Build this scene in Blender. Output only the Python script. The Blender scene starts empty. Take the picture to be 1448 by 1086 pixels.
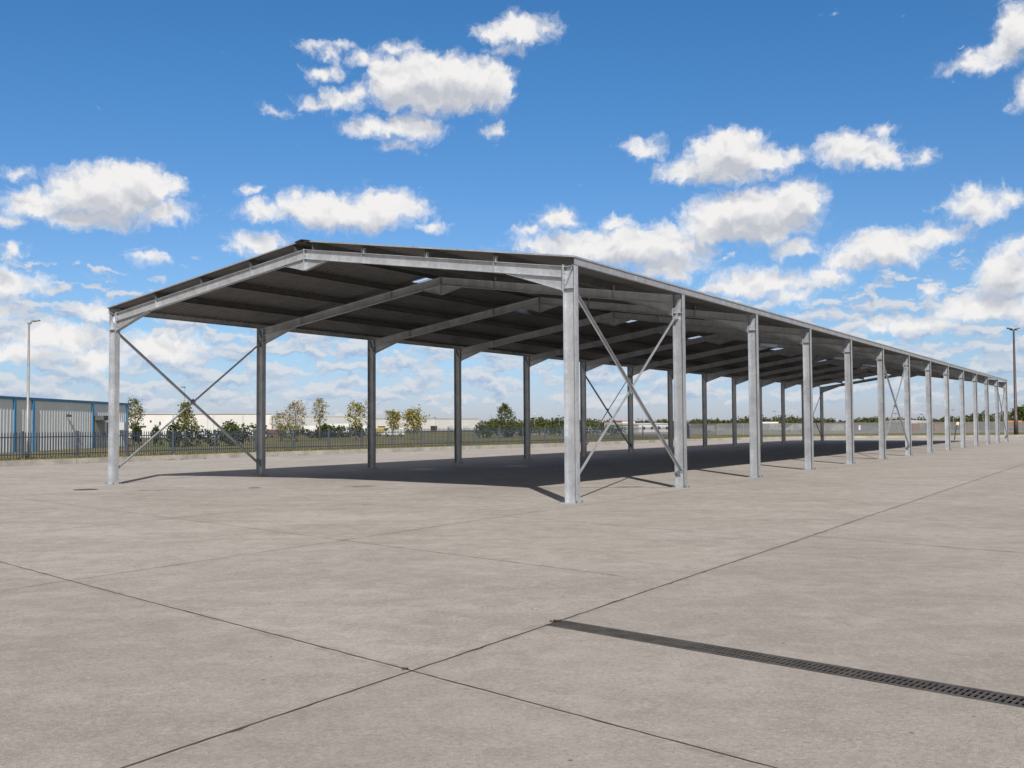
import bpy, bmesh, math, random
from mathutils import Vector, Matrix
from mathutils.geometry import tessellate_polygon
R = math.radians
sc = bpy.context.scene
col = sc.collection
random.seed(7)

# ------------------------------------------------------------------ camera
FPX, IW, IH = 1414.32, 1448.0, 1086.0
PITCH, ROLL, CAMH = 0.04149, -0.006892, 1.65
cp, sp, cr, sr = math.cos(PITCH), math.sin(PITCH), math.cos(ROLL), math.sin(ROLL)
fwd = Vector((0, cp, sp)); u0 = Vector((0, -sp, cp)); x0 = Vector((1, 0, 0))
right = x0 * cr + u0 * sr
up = -x0 * sr + u0 * cr
cd = bpy.data.cameras.new("camera"); cam = bpy.data.objects.new("camera", cd); col.objects.link(cam)
M = Matrix.Identity(4)
for i in range(3):
    M[i][0], M[i][1], M[i][2] = right[i], up[i], -fwd[i]
M[2][3] = CAMH
cam.matrix_world = M
cd.sensor_width = 36.0; cd.lens = FPX / IW * 36.0; cd.clip_start = 0.1; cd.clip_end = 9000
sc.camera = cam

def ray(px, py):
    return (right * ((px - IW / 2) / FPX) + up * ((IH / 2 - py) / FPX) + fwd)
def on_ground(px, py, z=0.0):
    d = ray(px, py); t = (z - CAMH) / d.z
    return Vector((d.x * t, d.y * t, z))
def at(px, py, Y):
    d = ray(px, py); t = Y / d.y
    return Vector((d.x * t, Y, CAMH + d.z * t))

# ------------------------------------------------------------------ helpers
class MB:
    def __init__(s): s.v = []; s.f = []
    def add(s, vs, fs):
        b = len(s.v); s.v += [tuple(p) for p in vs]; s.f += [tuple(i + b for i in f) for f in fs]
    def box(s, a, b):
        x0, y0, z0 = a; x1, y1, z1 = b
        s.add([(x0,y0,z0),(x1,y0,z0),(x1,y1,z0),(x0,y1,z0),(x0,y0,z1),(x1,y0,z1),(x1,y1,z1),(x0,y1,z1)],
              [(0,3,2,1),(4,5,6,7),(0,1,5,4),(1,2,6,5),(2,3,7,6),(3,0,4,7)])
    def prism(s, poly, off):
        """poly: list of 3-D points (planar); off: extrusion vector"""
        n = len(poly); P = [Vector(p) for p in poly]; o = Vector(off)
        s.add(P + [p + o for p in P], [tuple(range(n))[::-1], tuple(range(n, 2 * n))] +
              [(i, (i + 1) % n, n + (i + 1) % n, n + i) for i in range(n)])
    def sweep(s, prof, p0, p1, ex, ey):
        """profile of (a,b) pairs carried from p0 to p1 along axes ex, ey"""
        p0, p1, ex, ey = Vector(p0), Vector(p1), Vector(ex), Vector(ey)
        s.prism([p0 + ex * a + ey * b for a, b in prof], p1 - p0)
    def tube(s, pts, rad, n=8, cap=True):
        P = [Vector(p) for p in pts]; rings = []
        if not isinstance(rad, (list, tuple)): rad = [rad] * len(P)
        prev = None
        for i, p in enumerate(P):
            t = (P[min(i + 1, len(P) - 1)] - P[max(i - 1, 0)]).normalized()
            a = prev if prev else (Vector((1, 0, 0)) if abs(t.x) < .8 else Vector((0, 1, 0)))
            e1 = (a - t * a.dot(t)).normalized(); e2 = t.cross(e1); prev = e1
            rings.append([p + (e1 * math.cos(2 * math.pi * k / n) + e2 * math.sin(2 * math.pi * k / n)) * rad[i] for k in range(n)])
        fs = []
        for i in range(len(P) - 1):
            for k in range(n):
                fs.append((i*n+k, i*n+(k+1) % n, (i+1)*n+(k+1) % n, (i+1)*n+k))
        if cap:
            fs.append(tuple(range(n))[::-1]); fs.append(tuple(range((len(P)-1)*n, len(P)*n)))
        s.add([q for r in rings for q in r], fs)
    def build(s, name, mat, parent=None, smooth=False, bevel=0):
        me = bpy.data.meshes.new(name); me.from_pydata(s.v, [], s.f); me.update()
        bm = bmesh.new(); bm.from_mesh(me); bmesh.ops.recalc_face_normals(bm, faces=bm.faces); bm.to_mesh(me); bm.free()
        if mat: me.materials.append(mat)
        o = bpy.data.objects.new(name, me); col.objects.link(o)
        if parent: o.parent = parent
        if smooth:
            for p in me.polygons: p.use_smooth = True
        if bevel:
            m = o.modifiers.new("bevel", 'BEVEL'); m.width = bevel; m.segments = 2; m.limit_method = 'ANGLE'
        return o
def tag(o, label=None, cat=None, group=None, kind=None):
    if label: o["label"] = label
    if cat: o["category"] = cat
    if group: o["group"] = group
    if kind: o["kind"] = kind
    return o
def empty(name, loc, rz=0.0):
    o = bpy.data.objects.new(name, None); col.objects.link(o); o.location = loc; o.rotation_euler.z = rz
    o.empty_display_size = .3
    return o
def copy_tree(o, parent=None):
    c = o.copy(); col.objects.link(c)
    if parent: c.parent = parent
    for ch in list(o.children): copy_tree(ch, c)
    return c

# ------------------------------------------------------------------ materials
def nt(name):
    m = bpy.data.materials.new(name); m.use_nodes = True
    t = m.node_tree; t.nodes.clear()
    return m, t
class NB:
    def __init__(s, t): s.t = t
    def n(s, typ, **kw):
        nd = s.t.nodes.new(typ)
        for k, v in kw.items():
            if k.startswith("i_"):
                key = k[2:]
                key = int(key) if key.isdigit() else key.replace("_", " ")
                if hasattr(v, "is_output"): s.t.links.new(v, nd.inputs[key])
                else: nd.inputs[key].default_value = v
            else: setattr(nd, k, v)
        return nd
    def math(s, op, a, b=0.0, c=0.0, clamp=False):
        nd = s.n('ShaderNodeMath', operation=op, use_clamp=clamp)
        for i, q in enumerate((a, b, c)):
            if hasattr(q, "is_output"): s.t.links.new(q, nd.inputs[i])
            else: nd.inputs[i].default_value = q
        return nd.outputs[0]
    def vmath(s, op, a, b=(0, 0, 0), c=(0, 0, 0), scale=None):
        nd = s.n('ShaderNodeVectorMath', operation=op)
        for i, q in enumerate((a, b, c)):
            if hasattr(q, "is_output"): s.t.links.new(q, nd.inputs[i])
            else: nd.inputs[i].default_value = q
        if scale is not None:
            if hasattr(scale, "is_output"): s.t.links.new(scale, nd.inputs['Scale'])
            else: nd.inputs['Scale'].default_value = scale
        return nd.outputs['Value'] if op in ('LENGTH', 'DOT_PRODUCT', 'DISTANCE') else nd.outputs['Vector']
    def mix(s, f, a, b, blend='MIX'):
        nd = s.n('ShaderNodeMix', data_type='RGBA', blend_type=blend)
        for k, q in ((0, f), (6, a), (7, b)):
            if hasattr(q, "is_output"): s.t.links.new(q, nd.inputs[k])
            else: nd.inputs[k].default_value = q if k == 0 else (tuple(q) + (1,))[:4]
        return nd.outputs[2]
    def noise(s, vec, scale, detail=4, rough=.55, dist=0.0, dim='3D'):
        nd = s.n('ShaderNodeTexNoise', noise_dimensions=dim)
        s.t.links.new(vec, nd.inputs['Vector'])
        nd.inputs['Scale'].default_value = scale; nd.inputs['Detail'].default_value = detail
        nd.inputs['Roughness'].default_value = rough; nd.inputs['Distortion'].default_value = dist
        return nd.outputs[0], nd.outputs[1]
    def ramp(s, f, lo, hi, a=0.0, b=1.0, smooth=True):
        nd = s.n('ShaderNodeMapRange', interpolation_type='SMOOTHSTEP' if smooth else 'LINEAR')
        s.t.links.new(f, nd.inputs[0])
        for i, q in ((1, lo), (2, hi), (3, a), (4, b)): nd.inputs[i].default_value = q
        return nd.outputs[0]
def principled(nb, color, rough=.6, metal=0.0, normal=None, spec=.5):
    p = nb.n('ShaderNodeBsdfPrincipled'); o = nb.n('ShaderNodeOutputMaterial')
    for k, q in (('Base Color', color), ('Roughness', rough), ('Metallic', metal), ('Specular IOR Level', spec)):
        if hasattr(q, "is_output"): nb.t.links.new(q, p.inputs[k])
        else: p.inputs[k].default_value = (tuple(q) + (1,))[:4] if k == 'Base Color' else q
    if normal: nb.t.links.new(normal, p.inputs['Normal'])
    nb.t.links.new(p.outputs[0], o.inputs[0])
    return p
def objvec(nb, spread=40.0):
    tc = nb.n('ShaderNodeTexCoord'); oi = nb.n('ShaderNodeObjectInfo')
    off = nb.vmath('SCALE', (1.0, .7, .4), scale=nb.math('MULTIPLY', oi.outputs['Random'], spread))
    return nb.vmath('ADD', tc.outputs['Object'], off)
def simple(name, color, rough=.6, metal=0.0, var=.15, scale=3.0, stretch=(1, 1, 1), spec=.5):
    m, t = nt(name); nb = NB(t); v = nb.vmath('MULTIPLY', objvec(nb), stretch)
    f, _ = nb.noise(v, scale, 5, .6)
    lo = tuple(c * (1 - var) for c in color); hi = tuple(min(1, c * (1 + var)) for c in color)
    principled(nb, nb.mix(nb.ramp(f, .3, .7), lo, hi), rough, metal, None, spec)
    return m
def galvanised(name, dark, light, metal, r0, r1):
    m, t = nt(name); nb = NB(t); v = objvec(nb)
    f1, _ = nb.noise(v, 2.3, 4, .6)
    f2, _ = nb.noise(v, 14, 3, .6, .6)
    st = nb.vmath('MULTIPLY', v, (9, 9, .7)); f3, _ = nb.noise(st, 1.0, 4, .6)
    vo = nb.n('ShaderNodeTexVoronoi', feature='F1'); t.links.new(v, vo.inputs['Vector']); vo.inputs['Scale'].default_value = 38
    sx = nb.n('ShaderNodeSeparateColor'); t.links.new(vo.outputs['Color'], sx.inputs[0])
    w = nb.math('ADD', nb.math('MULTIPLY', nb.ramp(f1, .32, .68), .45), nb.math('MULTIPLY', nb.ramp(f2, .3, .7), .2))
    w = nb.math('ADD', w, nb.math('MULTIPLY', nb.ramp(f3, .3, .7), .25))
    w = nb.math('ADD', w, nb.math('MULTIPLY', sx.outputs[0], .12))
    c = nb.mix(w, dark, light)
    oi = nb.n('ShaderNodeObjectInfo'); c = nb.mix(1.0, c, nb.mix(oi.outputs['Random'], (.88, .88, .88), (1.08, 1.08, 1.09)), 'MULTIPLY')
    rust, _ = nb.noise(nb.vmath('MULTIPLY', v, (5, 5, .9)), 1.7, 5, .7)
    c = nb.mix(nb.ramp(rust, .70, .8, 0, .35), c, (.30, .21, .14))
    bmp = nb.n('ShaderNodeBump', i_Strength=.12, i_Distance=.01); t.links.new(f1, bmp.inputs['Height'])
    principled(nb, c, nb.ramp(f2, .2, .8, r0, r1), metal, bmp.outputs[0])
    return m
GALV = galvanised("galvanised_steel", (.33, .35, .378), (.575, .60, .635), .62, .38, .54)
GALVD = galvanised("shade_dark_galvanised_steel", (.068, .070, .072), (.118, .121, .124), .25, .5, .7)  # galvanised steel with the shade under the roof put into its colour
SHEET = galvanised("roof_sheet_steel", (.085, .086, .086), (.14, .141, .141), .2, .5, .7)  # sheet colour lowered to carry the dim underside of the roof
BOLT = simple("bolt_steel", (.16, .16, .16), .5, .6, .2)

def concrete_mat():
    m, t = nt("yard_concrete"); nb = NB(t)
    tc = nb.n('ShaderNodeTexCoord'); P = tc.outputs['Object']
    big, bigc = nb.noise(P, .22, 5, .6, .4)
    rot = nb.n('ShaderNodeMapping'); rot.inputs['Rotation'].default_value = (0, 0, R(40)); rot.inputs['Scale'].default_value = (.6, 1.15, 1)
    t.links.new(P, rot.inputs['Vector'])
    streak, _ = nb.noise(rot.outputs[0], .85, 7, .68, .6)
    mid, _ = nb.noise(P, 3.4, 7, .70, .4)
    fine, _ = nb.noise(P, 30, 5, .75, .8)
    grit, _ = nb.noise(P, 120, 3, .65)
    worm, _ = nb.noise(P, 55, 2, .5, 2.4)
    c = nb.mix(nb.ramp(big, .3, .7), (0.313, 0.285, 0.257), (0.394, 0.361, 0.329))
    c = nb.mix(nb.ramp(streak, .44, .70, 0, .55), c, (0.238, 0.212, 0.187))
    c = nb.mix(nb.ramp(streak, .5, .28, 0, .55), c, (0.458, 0.427, 0.394))
    c = nb.mix(nb.ramp(mid, .47, .68, 0, .5), c, (0.238, 0.214, 0.191))
    c = nb.mix(nb.ramp(mid, .5, .33, 0, .4), c, (0.458, 0.427, 0.398))
    c = nb.mix(nb.ramp(fine, .47, .68, 0, .6), c, (0.195, 0.172, 0.152))
    c = nb.mix(nb.ramp(fine, .5, .32, 0, .5), c, (0.502, 0.464, 0.425))
    c = nb.mix(nb.ramp(worm, .60, .72, 0, .45), c, (0.173, 0.152, 0.135))
    c = nb.mix(nb.ramp(grit, .60, .70, 0, .75), c, (0.121, 0.108, 0.097))
    c = nb.mix(nb.ramp(grit, .38, .28, 0, .6), c, (0.571, 0.538, 0.504))
    js, _ = nb.noise(P, 2.2, 5, .7)
    # tone differs from slab to slab
    for k, (pt, dirv, lo) in enumerate(SLAB_EDGES):
        nrm = (dirv[1], -dirv[0], 0.0)
        d = nb.math('SUBTRACT', nb.vmath('DOT_PRODUCT', P, nrm), pt[0] * nrm[0] + pt[1] * nrm[1])
        side = nb.math('GREATER_THAN', d, 0.0)
        c = nb.mix(nb.math('MULTIPLY', side, lo), c, (0.242, 0.213, 0.190))
        dirt = nb.math('MULTIPLY', nb.ramp(nb.math('ABSOLUTE', d), .10, .0), nb.ramp(js, .42, .68, 0, .6))
        c = nb.mix(dirt, c, (0.130, 0.113, 0.097))
        c = nb.mix(nb.ramp(nb.math('ABSOLUTE', d), .026, .010, 0, .35), c, (0.476, 0.443, 0.407))
    # sparse dark spots, pits and specks
    vo = nb.n('ShaderNodeTexVoronoi', feature='F1', i_Scale=3.1); t.links.new(P, vo.inputs['Vector'])
    c = nb.mix(nb.ramp(vo.outputs['Distance'], .055, .03, 0, .75), c, (0.087, 0.078, 0.071))
    vo2 = nb.n('ShaderNodeTexVoronoi', feature='F1', i_Scale=17.0); t.links.new(P, vo2.inputs['Vector'])
    c = nb.mix(nb.ramp(vo2.outputs['Distance'], .13, .07, 0, .55), c, (0.130, 0.120, 0.111))
    for (qx, qy, rx_, ry_) in STAINS:
        dd_ = nb.vmath('LENGTH', nb.vmath('MULTIPLY_ADD', nb.vmath('ADD', P, nb.vmath('MULTIPLY', nb.vmath('SUBTRACT', bigc, (0.492, 0.500, 0.515)), (1.2, 1.2, 0))), (1 / rx_, 1 / ry_, 0), (-qx / rx_, -qy / ry_, 0)))
        c = nb.mix(nb.math('MULTIPLY', nb.ramp(dd_, 1.1, .3), nb.ramp(mid, .35, .6, .25, .85)), c, (.085, .075, .065))
    st, _ = nb.noise(P, .55, 5, .7, 1.2)
    c = nb.mix(nb.ramp(st, .66, .80, 0, .5), c, (0.173, 0.155, 0.140))
    h = nb.math('ADD', nb.math('MULTIPLY', fine, .55), nb.math('MULTIPLY', grit, .25))
    h = nb.math('ADD', h, nb.math('MULTIPLY', worm, .45))
    b = nb.n('ShaderNodeBump', i_Strength=.9, i_Distance=.014); t.links.new(h, b.inputs['Height'])
    principled(nb, c, nb.ramp(mid, .3, .7, .72, .92), 0, b.outputs[0], .35)
    return m
# slab joints: two families of straight cuts in the yard
dA = Vector((math.sin(R(32.5)), math.cos(R(32.5)), 0))
dB = Vector((math.sin(R(135.0)), math.cos(R(135.0)), 0))
SLAB_EDGES = [((.35, 8.46), dA, .16), ((-.74, 6.86), dB, .10), ((-2.47, 14.62), dA, .08), ((-2.47, 14.62), dB, -.0)]
SLAB_EDGES = SLAB_EDGES[:3]
STAINS = [(-4.08, 27.6, .55, .45), (-7.0, 27.5, .22, .5), (-9.6, 26.4, .7, .3), (3.2, 26.5, .5, .3)]
CONC = concrete_mat()
JOINT = simple("joint_sealant", (.055, .05, .046), .9, 0, .35, 6)
def kerb_mat():
    m, t = nt("kerb_concrete"); nb = NB(t); tc = nb.n('ShaderNodeTexCoord'); P = tc.outputs['Object']
    a, _ = nb.noise(P, .8, 6, .7); b, _ = nb.noise(P, 9, 4, .6)
    c = nb.mix(nb.ramp(a, .3, .7), (.20, .19, .175), (.34, .325, .30)); c = nb.mix(nb.ramp(b, .5, .8, 0, .5), c, (.16, .15, .14))
    principled(nb, c, .9, 0, None, .3); return m
KERB = kerb_mat()
def grass_mat():
    m, t = nt("dry_grass_ground"); nb = NB(t); tc = nb.n('ShaderNodeTexCoord'); P = tc.outputs['Object']
    a, _ = nb.noise(P, .12, 5, .6); b, _ = nb.noise(P, 1.3, 6, .7); d, _ = nb.noise(P, 12, 4, .7)
    c = nb.mix(nb.ramp(a, .35, .65), (.085, .095, .028), (.21, .165, .075))
    c = nb.mix(nb.ramp(b, .4, .75, 0, .6), c, (.07, .085, .025)); c = nb.mix(nb.ramp(d, .45, .8, 0, .5), c, (.25, .21, .10))
    principled(nb, c, .95, 0, None, .2); return m
GRASSG = grass_mat()
FARYARD = simple("far_hardstanding", (.27, .26, .24), .9, 0, .25, .2)
SOIL = simple("soil", (.14, .125, .09), .95, 0, .3, .05)
def leafmat(name, a, b, trans=.35):
    m, t = nt(name); nb = NB(t); g = nb.n('ShaderNodeNewGeometry')
    tc = nb.n('ShaderNodeTexCoord'); f, _ = nb.noise(tc.outputs['Object'], 1.1, 3, .6)
    w = nb.math('ADD', nb.math('MULTIPLY', g.outputs['Random Per Island'], .6), nb.math('MULTIPLY', f, .5))
    c = nb.mix(w, a, b)
    d = nb.n('ShaderNodeBsdfDiffuse'); tr = nb.n('ShaderNodeBsdfTranslucent'); mx = nb.n('ShaderNodeMixShader', i_0=trans)
    t.links.new(c, d.inputs[0]); t.links.new(c, tr.inputs[0]); t.links.new(d.outputs[0], mx.inputs[1]); t.links.new(tr.outputs[0], mx.inputs[2])
    o = nb.n('ShaderNodeOutputMaterial'); t.links.new(mx.outputs[0], o.inputs[0]); return m
LEAF_OLIVE = leafmat("olive_leaves", (.12, .13, .045), (.27, .25, .10))
LEAF_GREEN = leafmat("green_leaves", (.048, .072, .022), (.125, .15, .05))
LEAF_YELLOW = leafmat("yellow_green_leaves", (.14, .14, .025), (.34, .29, .06))
LEAF_PALE = leafmat("pale_autumn_leaves", (.20, .17, .09), (.38, .32, .17))
LEAF_DARK = leafmat("dark_hedge_leaves", (.034, .052, .018), (.10, .125, .042))
MOSS = leafmat("moss", (.05, .05, .02), (.13, .12, .045))
GRASSB = leafmat("grass_blades", (.10, .11, .025), (.26, .22, .08))
BARK = simple("bark", (.13, .105, .08), .9, 0, .3, 9)
NAVY = simple("navy_fence_paint", (.035, .048, .075), .5, 0, .25, 2)
BLUE = simple("blue_trim_paint", (.012, .135, .30), .45, 0, .12, 2)
WHITEW = simple("white_wall_cladding", (.55, .545, .535), .6, 0, .08, .15)
GREYW = simple("pale_grey_wall_cladding", (.40, .415, .435), .6, 0, .08, .15)
DARK = simple("dark_opening", (.03, .032, .035), .5, 0, .2)
DOORM = simple("grey_door_paint", (.30, .31, .32), .5, 0, .1)
LAMPG = simple("grey_lamp_column", (.23, .225, .215), .5, .25, .15)
LAMPB = simple("brown_lamp_column", (.075, .055, .052), .5, .2, .15)
GLASS = simple("vehicle_glass", (.03, .04, .05), .15, 0, .1)
TYRE = simple("tyre_rubber", (.02, .02, .02), .8, 0, .1)
def paint(name, c): return simple(name, c, .4, 0, .06, 1)
PW = paint("white_vehicle_paint", (.55, .55, .54)); PR = paint("red_paint", (.35, .07, .05)); PO = paint("orange_paint", (.5, .16, .04)); PG = paint("green_paint", (.10, .26, .14)); PBL = paint("blue_grey_paint", (.12, .17, .25)); PDR = paint("brownish_red_paint", (.16, .07, .06)); PY = paint("yellow_paint", (.36, .29, .10))
def corrugated_wall():
    m, t = nt("corrugated_white_cladding"); nb = NB(t); tc = nb.n('ShaderNodeTexCoord'); P = tc.outputs['Object']
    f, _ = nb.noise(nb.vmath('MULTIPLY', P, (1, 1, .25)), .9, 5, .6)
    c = nb.mix(nb.ramp(f, .3, .75), (.70, .735, .77), (.79, .82, .855))
    principled(nb, c, .5, .1, None, .4); return m
CLAD = corrugated_wall()
def iron():
    m, t = nt("cast_iron_grate"); nb = NB(t); v = objvec(nb, 7)
    a, _ = nb.noise(v, 5, 5, .7); b, _ = nb.noise(v, 60, 3, .6)
    c = nb.mix(nb.ramp(a, .3, .7), (.060, .055, .050), (.105, .097, .088)); c = nb.mix(nb.ramp(b, .55, .8, 0, .5), c, (.17, .15, .13))
    principled(nb, c, .65, .3, None, .4); return m
IRON = iron()
CHANNEL_SHADE = simple("shade_dark_channel", (.012, .011, .010), 1.0, 0, .4, 4, (1, 1, 1), .05)  # near-black base paints in the shade inside the deep channel
def translucent_sheet():
    m, t = nt("translucent_rooflight_sheet"); nb = NB(t)
    tr = nb.n('ShaderNodeBsdfTranslucent', i_Color=(.62, .70, .80, 1)); tp = nb.n('ShaderNodeBsdfTransparent', i_Color=(.9, .95, 1, 1))
    mx = nb.n('ShaderNodeMixShader', i_0=.45); t.links.new(tr.outputs[0], mx.inputs[1]); t.links.new(tp.outputs[0], mx.inputs[2])
    o = nb.n('ShaderNodeOutputMaterial'); t.links.new(mx.outputs[0], o.inputs[0]); return m
ROOFLIGHT = translucent_sheet()
def mesh_fence():
    m, t = nt("chain_link_mesh"); nb = NB(t); tc = nb.n('ShaderNodeTexCoord')
    f, _ = nb.noise(nb.vmath('MULTIPLY', tc.outputs['Object'], (1, 1, .3)), .7, 4, .6)
    d = nb.n('ShaderNodeBsdfDiffuse', i_Color=(.17, .18, .19, 1)); tp = nb.n('ShaderNodeBsdfTransparent')
    mx = nb.n('ShaderNodeMixShader'); t.links.new(nb.ramp(f, .3, .7, .50, .78), mx.inputs[0])
    t.links.new(tp.outputs[0], mx.inputs[1]); t.links.new(d.outputs[0], mx.inputs[2])
    o = nb.n('ShaderNodeOutputMaterial'); t.links.new(mx.outputs[0], o.inputs[0]); return m
CHAIN = mesh_fence()

# ------------------------------------------------------------------ ground, yard, kerb, verge
mb = MB(); S = 4000
mb.add([(-S, -S, -.30), (S, -S, -.30), (S, S, -.30), (-S, S, -.30)], [(0, 1, 2, 3)])
tag(mb.build("ground", SOIL), kind="structure")
KL = [Vector((-62.7, -8, 0)), Vector((-46.9, 12.4, 0)), Vector((-22.46, 43.93, 0)), Vector((-14.2, 56, 0)), Vector((-1.76, 71.6, 0)), Vector((4.6, 79.2, 0)), Vector((14.6, 93.5, 0)),
      Vector((19.5, 99.0, 0)), Vector((24.5, 104.6, 0)), Vector((30.0, 108.6, 0)), Vector((37.0, 110.4, 0)), Vector((56, 110.6, 0)), Vector((150, 110.6, 0)), Vector((320, 111, 0))]
# drain channel position (a slot is left open in the yard for it)
D0 = Vector((.345, 8.43, 0)); D1 = Vector((3.005, 5.965, 0)); dD = (D1 - D0).normalized(); nD = Vector((-dD.y, dD.x, 0))
DLEN, DWID = 8.0, .25
hole = [D0 + nD * DWID / 2, D0 + dD * DLEN + nD * DWID / 2, D0 + dD * DLEN - nD * DWID / 2, D0 - nD * DWID / 2]
outer = KL + [Vector((320, -60, 0)), Vector((-62.7, -60, 0))]
tess = tessellate_polygon([outer, hole])
mb = MB(); mb.add(outer + hole, tess)
tag(mb.build("concrete_yard", CONC), kind="structure")
def offset_line(pts, d):
    out = []
    for i, p in enumerate(pts):
        a = pts[max(i - 1, 0)]; b = pts[min(i + 1, len(pts) - 1)]
        t = (b - a).normalized(); out.append(p + Vector((-t.y, t.x, 0)) * d)
    return out
KH = .25
KO = offset_line(KL, .30)
# kerb in lengths with small joints
k = MB()
for i in range(len(KL) - 1):
    L = (KL[i + 1] - KL[i]).length; n = max(1, int(L / 3.0))
    for j in range(n):
        a, b = j / n, (j + 1) / n - .02 / L
        p, q = KL[i].lerp(KL[i + 1], a), KL[i].lerp(KL[i + 1], b); po, qo = KO[i].lerp(KO[i + 1], a), KO[i].lerp(KO[i + 1], b)
        k.add([p + Vector((0, 0, -.1)), q + Vector((0, 0, -.1)), q.lerp(qo, .12) + Vector((0, 0, KH)), p.lerp(po, .12) + Vector((0, 0, KH)), po + Vector((0, 0, -.1)), qo + Vector((0, 0, -.1)), qo + Vector((0, 0, KH)), po + Vector((0, 0, KH))],
              [(0, 1, 2, 3), (3, 2, 6, 7), (7, 6, 5, 4), (0, 3, 7, 4), (1, 5, 6, 2)])
tag(k.build("kerb", KERB), kind="structure")
GZ = .21
vpoly = [Vector((p.x, p.y, GZ)) for p in KO] + [Vector((1500, 111, GZ)), Vector((1500, 2500, GZ)), Vector((-1500, 2500, GZ)), Vector((-1500, -8, GZ))]
mb = MB(); mb.add(vpoly, tessellate_polygon([vpoly])); tag(mb.build("grass_field", GRASSG), kind="structure")
# far hard-standing behind the mesh fence
fy = [Vector((-6, 150, GZ + .02)), Vector((70, 134, GZ + .02)), Vector((130, 131, GZ + .02)), Vector((260, 330, GZ + .02)), Vector((10, 330, GZ + .02))]
mb = MB(); mb.add(fy, tessellate_polygon([fy])); tag(mb.build("hardstanding", FARYARD), kind="structure")

# slab joints
def joint(p, d, s0, s1, w, seed):
    rnd = random.Random(seed); m = MB(); n = max(6, int((s1 - s0) / .09)); nrm = Vector((-d.y, d.x, 0)); vs = []
    for i in range(n + 1):
        q = Vector(p) + d * (s0 + (s1 - s0) * i / n); wob = rnd.uniform(-.002, .002) + .006 * math.sin(i * .07 + seed) + .004 * math.sin(i * .023)
        a, b = w / 2 * rnd.uniform(.6, 1.2), w / 2 * rnd.uniform(.6, 1.2)
        if rnd.random() < .06: a *= rnd.uniform(1.5, 2.6)
        if rnd.random() < .06: b *= rnd.uniform(1.5, 2.6)
        vs += [q + nrm * (a + wob) + Vector((0, 0, .004)), q - nrm * (b - wob) + Vector((0, 0, .004))]
    m.add(vs, [(2 * i, 2 * i + 1, 2 * i + 3, 2 * i + 2) for i in range(n)])
    tag(m.build("slab_joint", JOINT), kind="structure")
joint((.35, 8.46, 0), dA, -14, 105, .018, 1)
joint((-.74, 6.86, 0), dB, -.012, 9, .012, 2)
joint((-.74, 6.86, 0), dB, -55, .012, .013, 3)
joint((-2.47, 14.62, 0), dA, -24, 7.2, .011, 4)
joint((-2.47, 14.62, 0), dB, -40, 5.2, .010, 5)
joint((-6.22, 18.34, 0), dA, -24, 12, .011, 6)
joint((-10.4, 23.2, 0), dA, -24, 12, .011, 7)
joint((-3.2, 21.4, 0), dB, -38, 9.5, .010, 8)
pf = on_ground(1139, 757.5)
joint(pf, dB, 0.02, 26, .013, 9)
joint((-2.47, 14.62, 0), dA, 7.2, 90, .010, 10)
for i in range(3): joint(pf + dA * (10.5 * (i + 1)), dB, .02, 40, .010, 12 + i)

# drain channel
dr = empty("drainage_channel", D0, math.atan2(dD.y, dD.x))
tag(dr, "long black slotted iron drain channel set into the concrete yard", "drain")
m = MB(); w = DWID / 2
for s in (-1, 1):
    m.box((0, s * w - .006 if s > 0 else -w - .002, -.26), (DLEN, w + .002 if s > 0 else -w + .006, -.003))
m.box((0, -w + .006, -.26), (DLEN, w - .006, -.25)); m.box((-.006, -w, -.26), (0, w, .002))
m.build("channel_body", CHANNEL_SHADE, dr)
g = MB(); gl = .5; npitch = 13; pit = gl / npitch; hw = w - .0005
g.box((.002, -hw, -.006), (gl - .002, -hw + .032, .004)); g.box((.002, hw - .032, -.006), (gl - .002, hw, .004))
for i in range(npitch + 1):
    x = i * pit; a, b = max(.002, x - .0080), min(gl - .002, x + .0080)
    g.box((a, -hw + .032, -.004), (b, hw - .032, .003))
for i in range(npitch):
    g.box((i * pit + .0080, -.0035, -.004), ((i + 1) * pit - .0080, .0035, .0025))
g0 = g.build("grate", IRON, dr); g0.location = (.004, 0, 0)
for i in range(1, int(DLEN / gl)):
    c = g0.copy(); col.objects.link(c); c.parent = dr; c.location = (.004 + gl * i, 0, 0)

# weeds, stone, manhole cover
def tuft(name, loc, n, r, h, mat, label, cat, group=None, seed=0):
    rnd = random.Random(seed); m = MB()
    for i in range(n):
        a = rnd.uniform(0, 6.28); q = Vector((math.cos(a), math.sin(a), 0)); b = q * rnd.uniform(0, r); L = rnd.uniform(.4, 1) * h
        t = Vector((-q.y, q.x, 0)) * rnd.uniform(.003, .007)
        tip = b + q * L * rnd.uniform(.4, 1.3) + Vector((0, 0, L * rnd.uniform(.3, .9)))
        mid = b.lerp(tip, .5) + Vector((0, 0, .2 * L))
        m.add([b - t, b + t, mid + t, mid - t, tip], [(0, 1, 2, 3), (3, 2, 4)])
    o = m.build(name, mat); o.location = loc; tag(o, label, cat, group); return o
tuft("weed", D0 + dD * -.03 + nD * .05, 70, .055, .022, MOSS, "olive green weed growing at the near end of the black drain", "weed", seed=3)
tuft("weed", (-.74, 6.86, .004), 34, .03, .014, MOSS, "tiny green weed where two dark slab joints cross", "weed", seed=4)
def stone(loc, r, label, seed):
    bm = bmesh.new(); bmesh.ops.create_icosphere(bm, subdivisions=2, radius=r); rnd = random.Random(seed)
    for v in bm.verts: v.co *= rnd.uniform(.8, 1.15); v.co.z *= .45
    me = bpy.data.meshes.new("stone"); bm.to_mesh(me); bm.free(); me.materials.append(KERB)
    o = bpy.data.objects.new("stone", me); col.objects.link(o); o.location = (loc[0], loc[1], r * .3); tag(o, label, "stone")
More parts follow.
